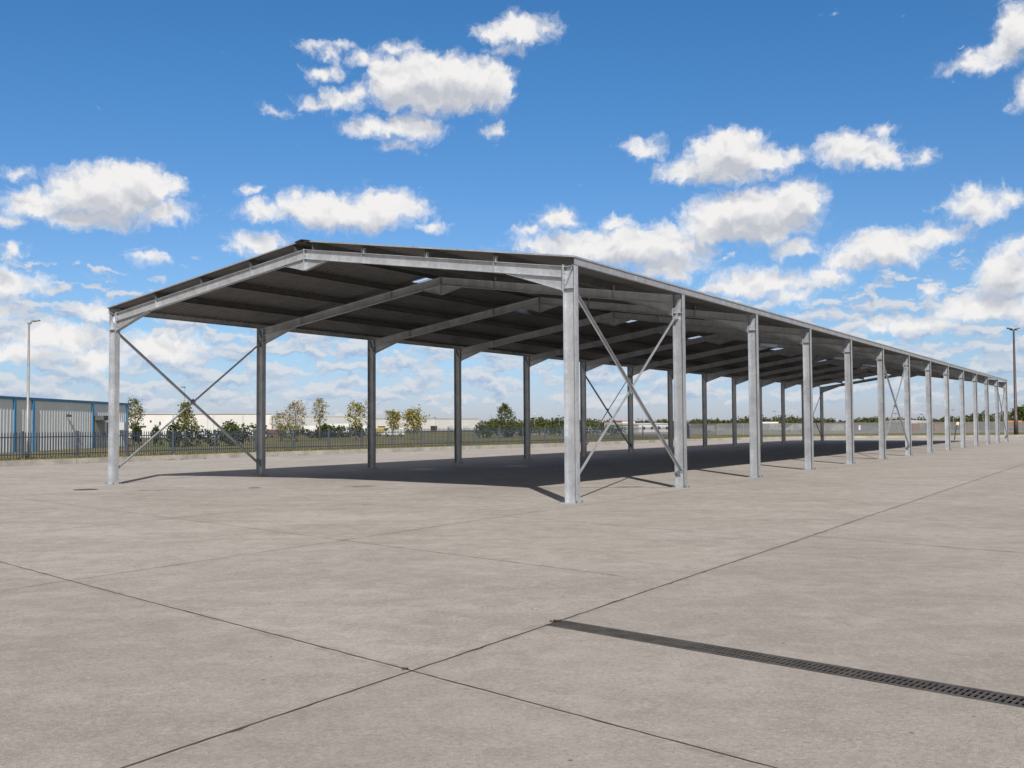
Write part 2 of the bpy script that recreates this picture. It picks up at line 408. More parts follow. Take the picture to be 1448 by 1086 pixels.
stone(on_ground(757, 862), .028, "small brown stone lying on the concrete behind the drain end", 1)
mc = empty("manhole_cover", on_ground(121, 692.5)); tag(mc, "dark round manhole cover in the concrete left of the shed", "manhole cover")
def disc(r0, z0, z1, n=28):
    m = MB(); m.prism([(r0 * math.cos(6.2832 * i / n), r0 * math.sin(6.2832 * i / n), z0) for i in range(n)], (0, 0, z1 - z0)); return m
disc(.31, -.02, .006).build("rim", IRON, mc); disc(.27, .006, .011).build("lid", IRON, mc)

# ------------------------------------------------------------------ steel shed
TH = R(32.55); WID = 15.36; BAY = 5.765; NF = 14; LEN = BAY * (NF - 1)
o_r = Vector((1.255, 21.097, 0)); dW = Vector((-math.cos(TH), math.sin(TH), 0))
org = o_r + dW * WID / 2
shed = empty("steel_shed", org, -TH)
tag(shed, "long open galvanised steel portal frame shed with pitched sheet roof and bare columns", "shed")
CX = WID / 2; CD, CW = .28, .165; ZT = 5.03
SL = math.tan(R(8.42)); ca, sa = math.cos(R(8.42)), math.sin(R(8.42))
XI = CX - CD / 2                      # inner column face
def ztop(x): return ZT + (XI - abs(x)) * SL          # top of the rafters
RD = .245; RW = .14; HD = .27; HL = 1.45
# column
def iprof(d, w, tf, tw):
    a, b = d / 2, w / 2
    return [(-a, -b), (-a + tf, -b), (-a + tf, -tw / 2), (a - tf, -tw / 2), (a - tf, -b), (a, -b), (a, b), (a - tf, b), (a - tf, tw / 2), (-a + tf, tw / 2), (-a + tf, b), (-a, b)]
def make_column():
    m = MB(); m.sweep(iprof(CD, CW, .013, .009), (0, 0, .026), (0, 0, ZT), (1, 0, 0), (0, 1, 0))
    c = m.build("column", GALV, shed, bevel=.0015)
    b = MB(); b.box((-.20, -.17, 0), (.20, .17, .025)); b.build("base_plate", GALV, c, bevel=.003)
    for sx in (-1, 1):
        for sy in (-1, 1):
            q = MB(); q.tube([(sx * .165, sy * .12, .025), (sx * .165, sy * .12, .05)], .02, 6); q.tube([(sx * .165, sy * .12, .05), (sx * .165, sy * .12, .075)], .011, 6); q.build("anchor_bolt", BOLT, c)
    zk = ztop(XI) - RD - HD + .03; hi = CD / 2 - .0135
    for sy in (-1, 1):
        st = MB(); y0, y1 = sorted((sy * .005, sy * (CW / 2 - .004))); st.box((-hi, y0, zk - .006), (hi, y1, zk + .006))
        # web stiffener, sloping across the knee panel (column's inner side is -x)
        st.prism([(-hi, y0, zk + .012), (-hi + .016, y0, zk + .012), (hi - .03, y0, ZT - .03), (hi - .046, y0, ZT - .03)], (0, y1 - y0, 0))
        st.box((-hi, y0, ZT - .025), (hi, y1, ZT - .012))
        st.build("knee_stiffener", GALV, c)
    return c
c0 = make_column(); columns = []
for i in range(NF):
    for s in (1, -1):
        c = c0 if (i == 0 and s == 1) else copy_tree(c0, shed)
        c.location = (s * CX, i * BAY, 0); c.rotation_euler.z = 0 if s > 0 else math.pi
# rafters (built for the +x side; the other side is turned half round)
def make_rafter():
    r = MB()
    def shear(profile, xa, xb):
        n = len(profile)
        vs = [(xa, w, ztop(xa) - d) for w, d in profile] + [(xb, w, ztop(xb) - d) for w, d in profile]
        r.add(vs, [tuple(range(n))[::-1], tuple(range(n, 2 * n))] + [(i, (i + 1) % n, n + (i + 1) % n, n + i) for i in range(n)])
    b, t, tf = RW / 2, .0045, .012
    prof = [(-b, 0), (b, 0), (b, tf), (t, tf), (t, RD - tf), (b, RD - tf), (b, RD), (-b, RD), (-b, RD - tf), (-t, RD - tf), (-t, tf), (-b, tf)]
    shear(prof, XI - .022, .011)
    for fx in (.25, .5, .75):                                       # welded purlin cleats
        x = CX * (1 - fx); r.box((x + .034, -.05, ztop(x) - .004), (x + .042, .05, ztop(x) + .13))
    o = r.build("rafter", GALV, shed, bevel=.0012)
    h = MB(); xh = XI - .022; xe = XI - HL; zb = lambda x: ztop(x) - RD
    h.prism([(xh, -.0045, zb(xh) - .001), (xe, -.0045, zb(xe) - .001), (xh, -.0045, zb(xh) - HD)], (0, .009, 0))
    dn = Vector((xe - xh, 0, zb(xe) - zb(xh) + HD)).normalized(); nn = Vector((dn.z, 0, -dn.x)); nn = nn if nn.z < 0 else -nn
    A = Vector((xh, -b, zb(xh) - HD)); B = Vector((xe + .02, -b, zb(xe) - .006))
    h.prism([A, B, B + nn * .012, A + nn * .012], (0, RW, 0))
    h.build("haunch", GALV, o)
    e = MB(); e.box((XI - .021, -.078, zb(XI) - HD - .04), (XI - .002, .078, ztop(XI) + .03)); e.build("end_plate", GALV, o, bevel=.002)
    for z in (-.06, -.16, -.30, -.40):
        for sy in (-1, 1):
            q = MB(); q.tube([(XI - .021, sy * .045, ztop(XI) + z), (XI - .042, sy * .045, ztop(XI) + z)], .014, 6); q.tube([(XI + .014, sy * .045, ztop(XI) + z), (XI + .03, sy * .045, ztop(XI) + z)], .014, 6); q.build("bolt", BOLT, o)
    for x in (CX * .75, CX * .25):
        for sy in (-1, 1):
            s_ = MB(); y0, y1 = sorted((sy * .0055, sy * (b - .003))); s_.prism([(x - .006, y0, ztop(x) - tf - .001), (x + .006, y0, ztop(x) - tf - .003), (x + .006, y0, ztop(x) - RD + tf), (x - .006, y0, ztop(x) - RD + tf + .002)], (0, y1 - y0, 0)); s_.build("web_stiffener", GALV, o)
    return o
r0 = make_rafter()
def make_apex():
    m = MB(); z = ztop(0) - RD; x = .72
    m.prism([(-x, -.005, ztop(x) - RD - .002), (0, -.005, z - .002), (x, -.005, ztop(x) - RD - .002), (0, -.005, z - .285)], (0, .010, 0))
    for s in (-1, 1):
        A = Vector((0, -.05, z - .285)); B = Vector((s * x, -.05, ztop(x) - RD - .004)); m.prism([A, B, B + Vector((0, 0, -.011)), A + Vector((0, 0, -.011))], (0, .10, 0))
    m.box((-.010, -.076, z - .27), (.010, .076, ztop(0) + .012))
    a = m.build("apex_plate", GALV, shed)
    q = MB()
    for s in (-1, 1):
        for dz in (-.06, -.17):
            for sy in (-1, 1): q.tube([(s * .010, sy * .045, ztop(0) + dz), (s * .032, sy * .045, ztop(0) + dz)], .014, 6)
    q.build("bolt_set", BOLT, a)
    return a
a0 = make_apex()
for i in range(NF):
    for s in (1, -1):
        r = r0 if (i == 0 and s == 1) else copy_tree(r0, shed)
        r.location = (0, i * BAY, 0); r.rotation_euler.z = 0 if s > 0 else math.pi
    a = a0 if i == 0 else copy_tree(a0, shed); a.location = (0, i * BAY, 0)
# purlins: Z sections seated on the rafters
PH = .185; OV = .10
def zprof(h, f, t, sx):
    return [(sx * a, b) for a, b in [(-t / 2, t), (-t / 2, h), (f, h), (f, h - t), (t / 2, h - t), (t / 2, 0), (-f, 0), (-f, t)]]
for s in (1, -1):
    ex = Vector((ca, 0, -sa * 1)) if s > 0 else Vector((ca, 0, sa)); ey = Vector((sa * s, 0, ca))
    for fx in (.25, .5, .75, .962):
        x = s * CX * (1 - fx); z = ztop(x) + .003
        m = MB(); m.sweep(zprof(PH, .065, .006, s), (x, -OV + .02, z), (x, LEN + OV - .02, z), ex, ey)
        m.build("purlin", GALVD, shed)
    # eave beam: channel with its web outwards
    m = MB(); xo = s * (CX + CD / 2 + .012); z0 = ZT + .003; h = .19
    m.prism([(xo, -OV, z0), (xo, -OV, z0 + h - .005), (xo - s * .075, -OV, z0 + h + .006), (xo - s * .075, -OV, z0 + h), (xo - s * .006, -OV, z0 + h - .012), (xo - s * .006, -OV, z0 + .006), (xo - s * .075, -OV, z0 + .006), (xo - s * .075, -OV, z0)], (0, LEN + 2 * OV, 0))
    m.build("eave_beam", GALV, shed)
    for i in range(NF - 1):      # splice straps on the eave beam
        m = MB(); y = i * BAY + BAY * .5; m.box((min(xo + s * .001, xo + s * .005), y - .05, z0 + .01), (max(xo + s * .001, xo + s * .005), y + .05, z0 + h - .012)); m.build("splice_strap", GALV, shed)
# roof sheets: trapezoidal ribs running down the slope
SPP = .25; y_a, y_b = -OV - .03, LEN + OV + .03
ys = []; y = y_a
while y < y_b:
    for d, hgt in ((0, 0), (.10, 0), (.125, .022), (.165, .022), (.19, 0)):
        if y + d < y_b: ys.append((y + d, hgt))
    y += SPP
xs_frac = [0, .25, .5, .75, .83, .955, .995]
# rooflights: (side, frame-relative y start, y end, slope cell)
LIGHTS = {1: [(10.0, 10.6, 4), (24.5, 25.3, 3), (34.0, 34.9, 4), (45.6, 46.6, 3), (57.0, 58.0, 4)],
          -1: [(5.95, 6.75, 4), (13.0, 13.9, 3), (20.6, 21.4, 4), (29.5, 30.4, 3), (40.8, 41.8, 4), (52.5, 53.5, 3), (63.5, 64.5, 4)]}
EAVX = CX + CD / 2 + .03
for s in (1, -1):
    m = MB(); cells = {}
    def pt(fr, yy, hg):
        x = EAVX + (0 - EAVX) * fr; z = ztop(x) + PH * 1.0 / ca + .010 + hg
        return (s * x, yy, z)
    nx = len(xs_frac)
    for (yy, hg) in ys:
        for fr in xs_frac: m.v.append(pt(fr, yy, hg))
    lt = {}
    for i in range(len(ys) - 1):
        ym = (ys[i][0] + ys[i + 1][0]) / 2
        for j in range(nx - 1):
            q = (i * nx + j, i * nx + j + 1, (i + 1) * nx + j + 1, (i + 1) * nx + j)
            hit = [k for k, (a, b, cell) in enumerate(LIGHTS[s]) if a < ym < b and cell == j]
            if hit: lt.setdefault(hit[0], []).append(q)
            else: m.f.append(q)
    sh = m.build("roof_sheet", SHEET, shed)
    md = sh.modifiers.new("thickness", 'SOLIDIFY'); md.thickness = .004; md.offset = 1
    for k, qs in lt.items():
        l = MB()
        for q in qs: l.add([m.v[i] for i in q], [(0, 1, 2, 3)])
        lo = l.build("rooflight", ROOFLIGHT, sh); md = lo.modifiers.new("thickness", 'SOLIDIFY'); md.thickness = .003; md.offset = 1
for s in (1, -1):
    for yy in (y_a - .006, y_b + .002):
        m = MB(); xa, xb = EAVX, .27; za, zb2 = ztop(xa) + PH / ca + .006, ztop(xb) + PH / ca + .006
        m.prism([(s * xa, yy, za), (s * xb, yy, zb2), (s * xb, yy, zb2 + .034), (s * xa, yy, za + .034)], (0, .004, 0)); m.build("lit_edge_strip", GALV, shed)  # bright strip added to stand in for the sunlit sheet edge
    m = MB(); xe_ = EAVX + .001; ze = ztop(EAVX) + PH / ca + .004
    m.prism([(s * xe_, y_a, ze), (s * (xe_ + .003), y_a, ze), (s * (xe_ + .003), y_a, ze + .036), (s * xe_, y_a, ze + .036)], (0, y_b - y_a, 0)); m.build("eave_trim", GALV, shed)
# ridge cap
m = MB(); zr = ztop(0) + PH / ca + .052
m.prism([(-.26, y_a - .02, zr - .26 * SL - .012), (-.262, y_a - .02, zr - .26 * SL + .002), (0, y_a - .02, zr + .012), (.262, y_a - .02, zr - .26 * SL + .002), (.26, y_a - .02, zr - .26 * SL - .012), (0, y_a - .02, zr)], (0, y_b - y_a + .04, 0))
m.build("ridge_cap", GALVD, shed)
# cross bracing
def angle_member(p, q, nrm):
    m = MB(); p, q = Vector(p), Vector(q); d = (q - p).normalized(); e1 = Vector(nrm); e2 = d.cross(e1).normalized(); L, t = .064, .008
    m.sweep([(0, -L / 2), (L, -L / 2), (L, -L / 2 + t), (t, -L / 2 + t), (t, L / 2), (0, L / 2)], p, q, e1, e2)
    return m
for s in (1, -1):
    for b in (0, 5, 12):
        xx = s * CX; ya, yb = b * BAY + .06, (b + 1) * BAY - .06; zt, zl = 4.52, .42
        for k, (za, zb_) in enumerate(((zt, zl), (zl, zt))):
            xo = xx + s * (.012 if k == 0 else -.012)
            br = angle_member((xo, ya, za), (xo, yb, zb_), (s if k == 0 else -s, 0, 0)).build("brace", GALV, shed)
        gp = MB(); ym, zm = (ya + yb) / 2, (zt + zl) / 2; gp.prism([(xx - .006, ym - .11, zm), (xx - .006, ym, zm - .11), (xx - .006, ym + .11, zm), (xx - .006, ym, zm + .11)], (.012, 0, 0)); g_ = gp.build("brace_gusset", GALV, shed)
        bt = MB(); bt.tube([(xx - .03, ym, zm), (xx + .03, ym, zm)], .014, 6); bt.build("bolt", BOLT, g_)
        for (yy, dy) in ((b * BAY, 1), ((b + 1) * BAY, -1)):
            for z, dz in ((zt, -1), (zl, 1)):
                e = MB(); e.prism([(xx - .005, yy + dy * .006, z - .13), (xx - .005, yy + dy * .17, z + dz * .10 - .05), (xx - .005, yy + dy * .17, z + dz * .10 + .05), (xx - .005, yy + dy * .006, z + .13)], (.010, 0, 0)); e.build("brace_gusset", GALV, shed)

# ------------------------------------------------------------------ trees and shrubs
def leaf_cloud(m, pts, n, spread, size, rnd, flat=1.0):
    for i in range(n):
        c = Vector(rnd.choice(pts)) + Vector((rnd.gauss(0, spread), rnd.gauss(0, spread), rnd.gauss(0, spread * flat)))
        a = Vector((rnd.gauss(0, 1), rnd.gauss(0, 1), rnd.gauss(0, 1))).normalized(); b = a.orthogonal().normalized(); e = a.cross(b)
        s = size * rnd.uniform(.5, 1.3); l = s * rnd.uniform(1.0, 1.7)
        m.add([c - b * s * .5, c + e * l * .5, c + b * s * .5, c - e * l * .5], [(0, 1, 2, 3)])
def tree(name, base, H, rad, mat, label, seed, start=.3, shape='round', nleaf=1500, lsize=.13, spread=.22, nb=18, lean=0.0, group=None, rise=.9):
    rnd = random.Random(seed); t = empty(name, base); tag(t, label, "tree", group)
    tr = MB(); tp = []
    for i in range(9):
        f = i / 8; tp.append(Vector((lean * f * f * H + .03 * H * math.sin(f * 5 + seed) * .4, .02 * H * math.cos(f * 4 + seed), f * H * .96)))
    rb = .014 * H + .03
    tr.tube(tp, [rb * (1 - .88 * i / 8) for i in range(9)], 7)
    pts = []
    for k in range(nb):
        f = start + (1 - start) * (k + rnd.uniform(.1, .9)) / nb
        if f > .97: f = .97
        i = int(f * 8); p = tp[i].lerp(tp[min(8, i + 1)], f * 8 - i); g = (f - start) / (1 - start)
        if shape == 'cone': R_ = rad * (1 - g) ** .85 + .05 * rad
        elif shape == 'vase': R_ = rad * (.5 + .9 * g * (1.4 - g)) * (1 if g < .85 else .6)
        else: R_ = rad * math.sqrt(max(.05, 1 - (2 * g - .85) ** 2 * .75))
        R_ *= rnd.uniform(.7, 1.1)
        a = k * 2.4 + rnd.uniform(-.5, .5); dv = Vector((math.cos(a), math.sin(a), 0)); rs = rise * rnd.uniform(.6, 1.2) * (1 - .3 * g)
        bp = [p]
        for q in (.4, .75, 1.0):
            bp.append(p + dv * R_ * q + Vector((0, 0, R_ * rs * q ** 1.2)) + Vector((rnd.gauss(0, .05), rnd.gauss(0, .05), rnd.gauss(0, .05))) * R_)
        r1 = rb * .35 * (1 - .6 * g); tr.tube(bp, [r1, r1 * .7, r1 * .45, r1 * .2], 5)
        for q in range(14):
            w = rnd.uniform(.3, 1.0) ** .8; j = min(2, int(w * 3)); pts.append(bp[j].lerp(bp[j + 1], w * 3 - j if w < 1 else 1))
        for q in range(2):
            s0 = bp[2].lerp(bp[3], rnd.random()); e = s0 + Vector((rnd.gauss(0, 1), rnd.gauss(0, 1), rnd.uniform(.1, 1))).normalized() * R_ * .35
            tr.tube([s0, e], [r1 * .3, r1 * .12], 4); pts += [s0.lerp(e, .5), e, e]
    pts += [tp[8], tp[8], tp[7]]
    tr.build("trunk", BARK, t, smooth=True)
    lf = MB(); leaf_cloud(lf, pts, nleaf, spread, lsize, rnd, .8); lf.build("crown", mat, t)
    return t
def shrub(base, rx, ry, h, mat, label, seed, n=900, size=.12, cat="shrub", group=None, name="shrub"):
    rnd = random.Random(seed); m = MB(); pts = []
    blobs = [(rnd.uniform(-1, 1) * rx * .75, rnd.uniform(-1, 1) * ry * .6, rnd.uniform(.3, .62) * h, rnd.uniform(.3, .5)) for _ in range(max(5, int(rx * 3)))]
    for i in range(n // 3):
        bx, by, bz, s = rnd.choice(blobs); a = Vector((rnd.gauss(0, 1), rnd.gauss(0, 1), rnd.gauss(0, 1))).normalized() * rnd.uniform(.6, 1.05)
        pts.append((bx + a.x * s * min(rx, h), by + a.y * s * ry, max(.05, bz + a.z * s * h)))
    leaf_cloud(m, pts, n, .05, size, rnd)
    o = m.build(name, mat); o.location = base; tag(o, label, cat, group); return o
def gp(px, D, z=GZ):
    p = at(px, 600, D); return Vector((p.x, D, z))
tree("young_tree", gp(190, 88), 4.0, .62, LEAF_OLIVE, "slender young tree beside the end of the blue trimmed building", 11, start=.25, nleaf=900, lsize=.13, spread=.18)
tree("conical_tree", gp(263, 76), 3.45, .92, LEAF_OLIVE, "light olive conical tree rising out of the clipped hedge behind the palisade fence", 12, start=.35, shape='cone', nleaf=1500, lsize=.12, spread=.13, nb=26, rise=.35)
tree("autumn_tree", gp(418, 100), 3.8, 1.08, LEAF_PALE, "broad pale autumn tree with thin leaves, right of the second left column", 13, start=.3, nleaf=900, lsize=.13, spread=.18, nb=26)
tree("slender_tree", gp(452, 112), 4.6, .88, LEAF_PALE, "tall thin sparse tree, highest of the trees behind the fence", 14, start=.35, nleaf=800, lsize=.13, spread=.16, nb=24)
tree("yellow_green_tree", gp(503, 104), 3.85, 1.0, LEAF_YELLOW, "bright yellow green tree left of the third left column", 15, start=.3, nleaf=800, lsize=.14, spread=.17, nb=24)
tree("bare_tree", gp(521, 120), 4.6, 1.1, LEAF_PALE, "nearly bare pale tree half hidden behind the third left column", 16, start=.3, nleaf=260, lsize=.12, spread=.2, nb=26)
tree("small_tree", gp(556, 108), 2.9, .9, LEAF_YELLOW, "small yellow green tree with an open crown before the white warehouse", 17, start=.35, shape='vase', nleaf=800, lsize=.15, spread=.18)
tree("small_tree", gp(584, 106), 3.0, 1.1, LEAF_YELLOW, "dense yellow green tree with drooping sides before the white warehouse", 18, start=.2, shape='round', nleaf=1300, lsize=.15, spread=.22, nb=26)
tree("fir_tree", gp(714, 120), 4.15, 2.3, LEAF_GREEN, "dark green fir shaped tree near the end of the white warehouse", 19, start=.1, shape='cone', nleaf=2200, lsize=.14, spread=.13, nb=44, rise=.22)
tree("small_tree", gp(396, 104), 2.7, .9, LEAF_PALE, "small pale tree just right of the second left column", 20, start=.3, nleaf=420, lsize=.13, spread=.2)
tree("broad_tree", gp(1444, 260), 4.6, 2.2, LEAF_GREEN, "dark broad tree behind the brown lamp post at the right edge", 21, start=.3, nleaf=1600, lsize=.4, spread=.45)
shrub(gp(262, 74), 1.15, .8, 1.9, LEAF_DARK, "rounded dark clipped shrub at the foot of the conical tree", 31, 1500)
shrub(gp(300, 78), 2.2, .9, 1.65, LEAF_DARK, "dark green shrub right of the conical tree, low and wide", 32, 1800)
shrub(gp(322, 80), 1.4, .9, 2.0, LEAF_GREEN, "taller green shrub left of the second left column", 33, 1500)
shrub(gp(352, 82), 1.8, .9, 1.75, LEAF_DARK, "dark shrub touching the second left column from behind", 34, 1600)
shrub(gp(190, 84), .7, .7, 1.9, LEAF_DARK, "dark upright shrub at the corner of the blue trimmed building", 35, 900)
shrub(gp(221, 80), .75, .7, 1.6, LEAF_GREEN, "small grey green bush before the white warehouse wall", 36, 800)
shrub(gp(405, 96), 1.4, .8, 1.9, LEAF_OLIVE, "olive bush right of the second left column", 37, 1300)
shrub(gp(456, 130), 1.6, 1.0, 2.1, LEAF_DARK, "round dark bush under the tall thin sparse tree", 38, 900, .2)
shrub(gp(476, 132), 1.5, 1.0, 2.0, LEAF_DARK, "round dark bush between the sparse tree and the yellow green tree", 39, 900, .2)
shrub(gp(440, 131), 1.6, 1.0, 1.5, LEAF_DARK, "low dark bush left of the tall thin sparse tree", 40, 800, .2)
shrub(gp(496, 134), 2.6, 1.0, 1.9, LEAF_GREEN, "wide green bush behind the yellow green tree", 41, 1100, .2)
shrub(gp(688, 118), 1.2, .9, 1.9, LEAF_GREEN, "green bush at the right end of the white warehouse", 42, 1300, .15)
shrub(gp(735, 122), 1.8, .9, 1.45, LEAF_GREEN, "wide green bush right of the fir shaped tree", 43, 1300, .15)
# far wood
rnd = random.Random(5); m = MB()
for i in range(330):
    px = rnd.uniform(660, 1560); D = rnd.uniform(360, 430); p = at(px, 600, D)
    hgt = rnd.uniform(1.9, 4.0) * (1 + .35 * max(0, (px - 1280) / 170)) * (1 + .25 * math.sin(px * .03) * math.sin(px * .011 + 2)); rr = rnd.uniform(2.2, 4.4)
    pts = []
    for k in range(26):
        a = Vector((rnd.gauss(0, 1), rnd.gauss(0, 1), rnd.gauss(0, 1))).normalized() * rnd.uniform(.5, 1.0)
        pts.append((p.x + a.x * rr, D + a.y * rr, GZ + max(.2, hgt * .55 + a.z * hgt * .45)))
    leaf_cloud(m, pts, 130, .35, .62, rnd)
o = m.build("far_wood", leafmat("far_wood_leaves", (.032, .046, .020), (.115, .12, .052), .15)); tag(o, "low dark green wood along the horizon behind the mesh fence", "wood", kind="stuff")
rnd = random.Random(6); m = MB()
for i in range(60):
    px = rnd.uniform(180, 680); D = rnd.uniform(420, 470); p = at(px, 600, D); hgt = rnd.uniform(2.6, 3.6); rr = rnd.uniform(2.5, 4.5); pts = []
    for k in range(20):
        a = Vector((rnd.gauss(0, 1), rnd.gauss(0, 1), rnd.gauss(0, 1))).normalized() * rnd.uniform(.5, 1.0); pts.append((p.x + a.x * rr, D + a.y * rr, GZ + max(.2, hgt * .5 + a.z * hgt * .45)))
    leaf_cloud(m, pts, 50, .3, 1.0, rnd)
tag(m.build("far_wood", LEAF_DARK), "low dark wood far behind the white warehouses", "wood", kind="stuff")
# scrub between fence and hard-standing
rnd = random.Random(9); m = MB(); pts = []
for i in range(260):
    px = rnd.uniform(690, 880); D = rnd.uniform(140, 175); p = at(px, 600, D); pts.append((p.x, D, GZ + rnd.uniform(.1, 1.3)))
leaf_cloud(m, pts, 2600, .45, .26, rnd, .5); tag(m.build("scrub", LEAF_DARK), "low dark scrub behind the mesh fence", "scrub", kind="stuff")
# grass tufts on the verge
rnd = random.Random(3); m = MB()
KOi = offset_line(KL, .32)
for i in range(1, len(KL) - 3):
    a, b = KOi[i], KOi[i + 1]; L = (b - a).length; t = (b - a) / L; nn = Vector((-t.y, t.x, 0))
    for k in range(int(L * 120)):
        c = a + t * rnd.uniform(0, L) + nn * (rnd.random() ** 1.6 * 3.4); h = rnd.uniform(.04, .15)
        an = rnd.uniform(0, 6.28); q = Vector((math.cos(an), math.sin(an), 0)) * rnd.uniform(.015, .04); tip = Vector((rnd.gauss(0, .03), rnd.gauss(0, .03), h))
        c.z = GZ; m.add([c - q, c + q, c + tip], [(0, 1, 2)])
tag(m.build("verge_grass", GRASSB), "dry yellow green grass along the kerb", "grass", kind="stuff")
# yellow weeds in the gutter at the kerb foot
for i, px in enumerate((93, 119, 209, 240, 258, 286, 388, 423, 458, 588)):
    y = 660 + (px / 800.0) * -29 + .4 * math.sin(px); p = None
    for j in range(len(KL) - 1):
        for w in range(40):
            q = KL[j].lerp(KL[j + 1], w / 40); d = q - Vector((0, 0, CAMH)); X = d.dot(right) / d.dot(fwd) * FPX + IW / 2 if d.dot(fwd) > 0 else -1e9
            if abs(X - px) < 4: p = q
    if p:
        t = (KL[3] - KL[2]).normalized(); tuft("weed", p - Vector((-t.y, t.x, 0)) * .08, 26, .22, .16, LEAF_YELLOW, "yellow weed tuft growing in the gutter at the foot of the kerb", "weed", "weeds at the kerb foot", 50 + i)

# ------------------------------------------------------------------ palisade fence
FL = offset_line(KL, 2.3)[1:8]
pal = empty("palisade_fence", Vector((FL[0].x, FL[0].y, GZ)), 0); tag(pal, "dark navy steel palisade fence along the grass behind the kerb", "fence")
fb = Vector((FL[0].x, FL[0].y, GZ)); PALH = 1.30
seglen = [(FL[i + 1] - FL[i]).length for i in range(len(FL) - 1)]; tot = sum(seglen); nbay = int(tot / 2.75)
def along(s):
    for i, L in enumerate(seglen):
        if s <= L or i == len(seglen) - 1: return FL[i].lerp(FL[i + 1], s / L)
        s -= L
for i in range(nbay + 1):
    p = along(tot * i / nbay); p = Vector((p.x, p.y, GZ)) - fb
    m = MB(); m.box((p.x - .045, p.y - .045, -.05), (p.x + .045, p.y + .045, PALH + .03)); m.build("post", NAVY, pal)
    if i == nbay: break
    q = along(tot * (i + 1) / nbay); q = Vector((q.x, q.y, GZ)) - fb; t = (q - p).normalized(); nn = Vector((-t.y, t.x, 0))
    m = MB()
    for z in (.20, PALH - .28):
        a, b = p + t * .05, q - t * .05
        m.prism([a + Vector((0, 0, z)), a + nn * .03 + Vector((0, 0, z)), a + nn * .03 + Vector((0, 0, z + .05)), a + Vector((0, 0, z + .05))], b - a)
    L = (q - p).length; n = int(L / .135)
    for k in range(1, n):
        c = p + t * (L * k / n) - nn * .012; w = .026
        m.prism([c - t * w + Vector((0, 0, .05)), c + t * w + Vector((0, 0, .05)), c + t * w + Vector((0, 0, PALH - .07)), c + Vector((0, 0, PALH)), c - t * w + Vector((0, 0, PALH - .07))], nn * .010)
    m.build("pale_panel", NAVY, pal)
# mesh fence continuing along the far side
def chain_fence(pts, H, step, label, postm):
    b0 = Vector(pts[0]); f = empty("mesh_fence", b0); tag(f, label, "fence")
    P = [Vector(p) - b0 for p in pts]
    for i in range(len(P) - 1):
        L = (P[i + 1] - P[i]).length; n = max(1, int(L / step))
        for k in range(n):
            a, b = P[i].lerp(P[i + 1], k / n), P[i].lerp(P[i + 1], (k + 1) / n); m = MB(); m.tube([a, a + Vector((0, 0, H + .05))], .045, 6); m.build("post", postm, f)
            t = (b - a).normalized(); nn = Vector((-t.y, t.x, 0)) * .003; m = MB(); aa, bb = a + t * .05, b - t * .05
            m.prism([aa - nn + Vector((0, 0, .06)), bb - nn + Vector((0, 0, .06)), bb - nn + Vector((0, 0, H)), aa - nn + Vector((0, 0, H))], nn * 2); m.build("mesh_panel", CHAIN, f)
            m = MB(); m.tube([a + Vector((0, 0, H + .03)), b + Vector((0, 0, H + .03))], .022, 6); m.build("top_rail", postm, f)
e = FL[-1]
chain_fence([(e.x, e.y, GZ), (19.0, 118.0, GZ), (26, 127, GZ), (50, 131, GZ), (95, 131, GZ), (140, 131, GZ)], 1.45, 3.2, "grey mesh fence running across the far side of the yard", LAMPG)

# ------------------------------------------------------------------ blue trimmed building
bx, by0, by1, bh = -31.0, 34.0, 80.6, 3.3
bl = empty("metal_building", (bx, by0, GZ)); tag(bl, "low corrugated grey white metal building with blue fascia and blue downpipes", "building")
Lb = by1 - by0; m = MB(); xs = []; y = 0.0; Hs = bh - .02
prof = []
while y < Lb:
    prof += [(0, y), (0, y + .16), (.014, y + .20), (.014, y + .30), (0, y + .34)]; y += .40
prof = [(a, b) for a, b in prof if b < Lb - .01] + [(0, Lb), (-22, Lb), (-22, 0)]
m.prism([(a, b, 0) for a, b in prof], (0, 0, Hs)); m.build("wall", CLAD, bl)
m = MB(); m.box((-22.3, -.3, Hs + .002), (.10, Lb + .42, Hs + .17)); m.build("fascia", BLUE, bl)
m = MB(); m.prism([(-22.3, -.3, Hs + .173), (.08, -.3, Hs + .173), (-11, -.3, Hs + .75)], (0, Lb + .7, 0)); m.build("roof", GREYW, bl)
for yy in (62.2, 64.6, 73.8, 80.45):
    m = MB(); m.box((.05, yy - by0 - .085, 0), (.13, yy - by0 + .085, Hs)); m.build("downpipe", BLUE, bl)
dq = MB(); dq.box((.047, 74.2 - by0, 0), (.10, 75.9 - by0, 1.95)); dd = dq.build("door", DOORM, bl)
dq = MB(); dq.box((.10, 75.7 - by0, .95), (.16, 75.8 - by0, 1.1)); dq.build("handle", DARK, dd)
dq = MB(); dq.box((.047, 74.1 - by0, 2.05), (.75, 76.0 - by0, 2.38)); dq.build("canopy", GALVD, bl)
dq = MB(); dq.box((.047, 76.6 - by0, .7), (.09, 77.5 - by0, 1.9)); dq.build("window", DARK, bl)
dq = MB(); dq.box((.047, 78.8 - by0, 1.3), (.45, 79.6 - by0, 1.9)); dq.build("vent_unit", GREYW, bl)
for yy, zz in ((69.6, 2.25),):
    m = MB(); m.box((.047, yy - by0 - .12, zz), (.30, yy - by0 + .12, zz + .14)); m.box((.10, yy - by0 - .03, zz + .14), (.16, yy - by0 + .03, zz + .24)); m.build("wall_lamp", DARK, bl)

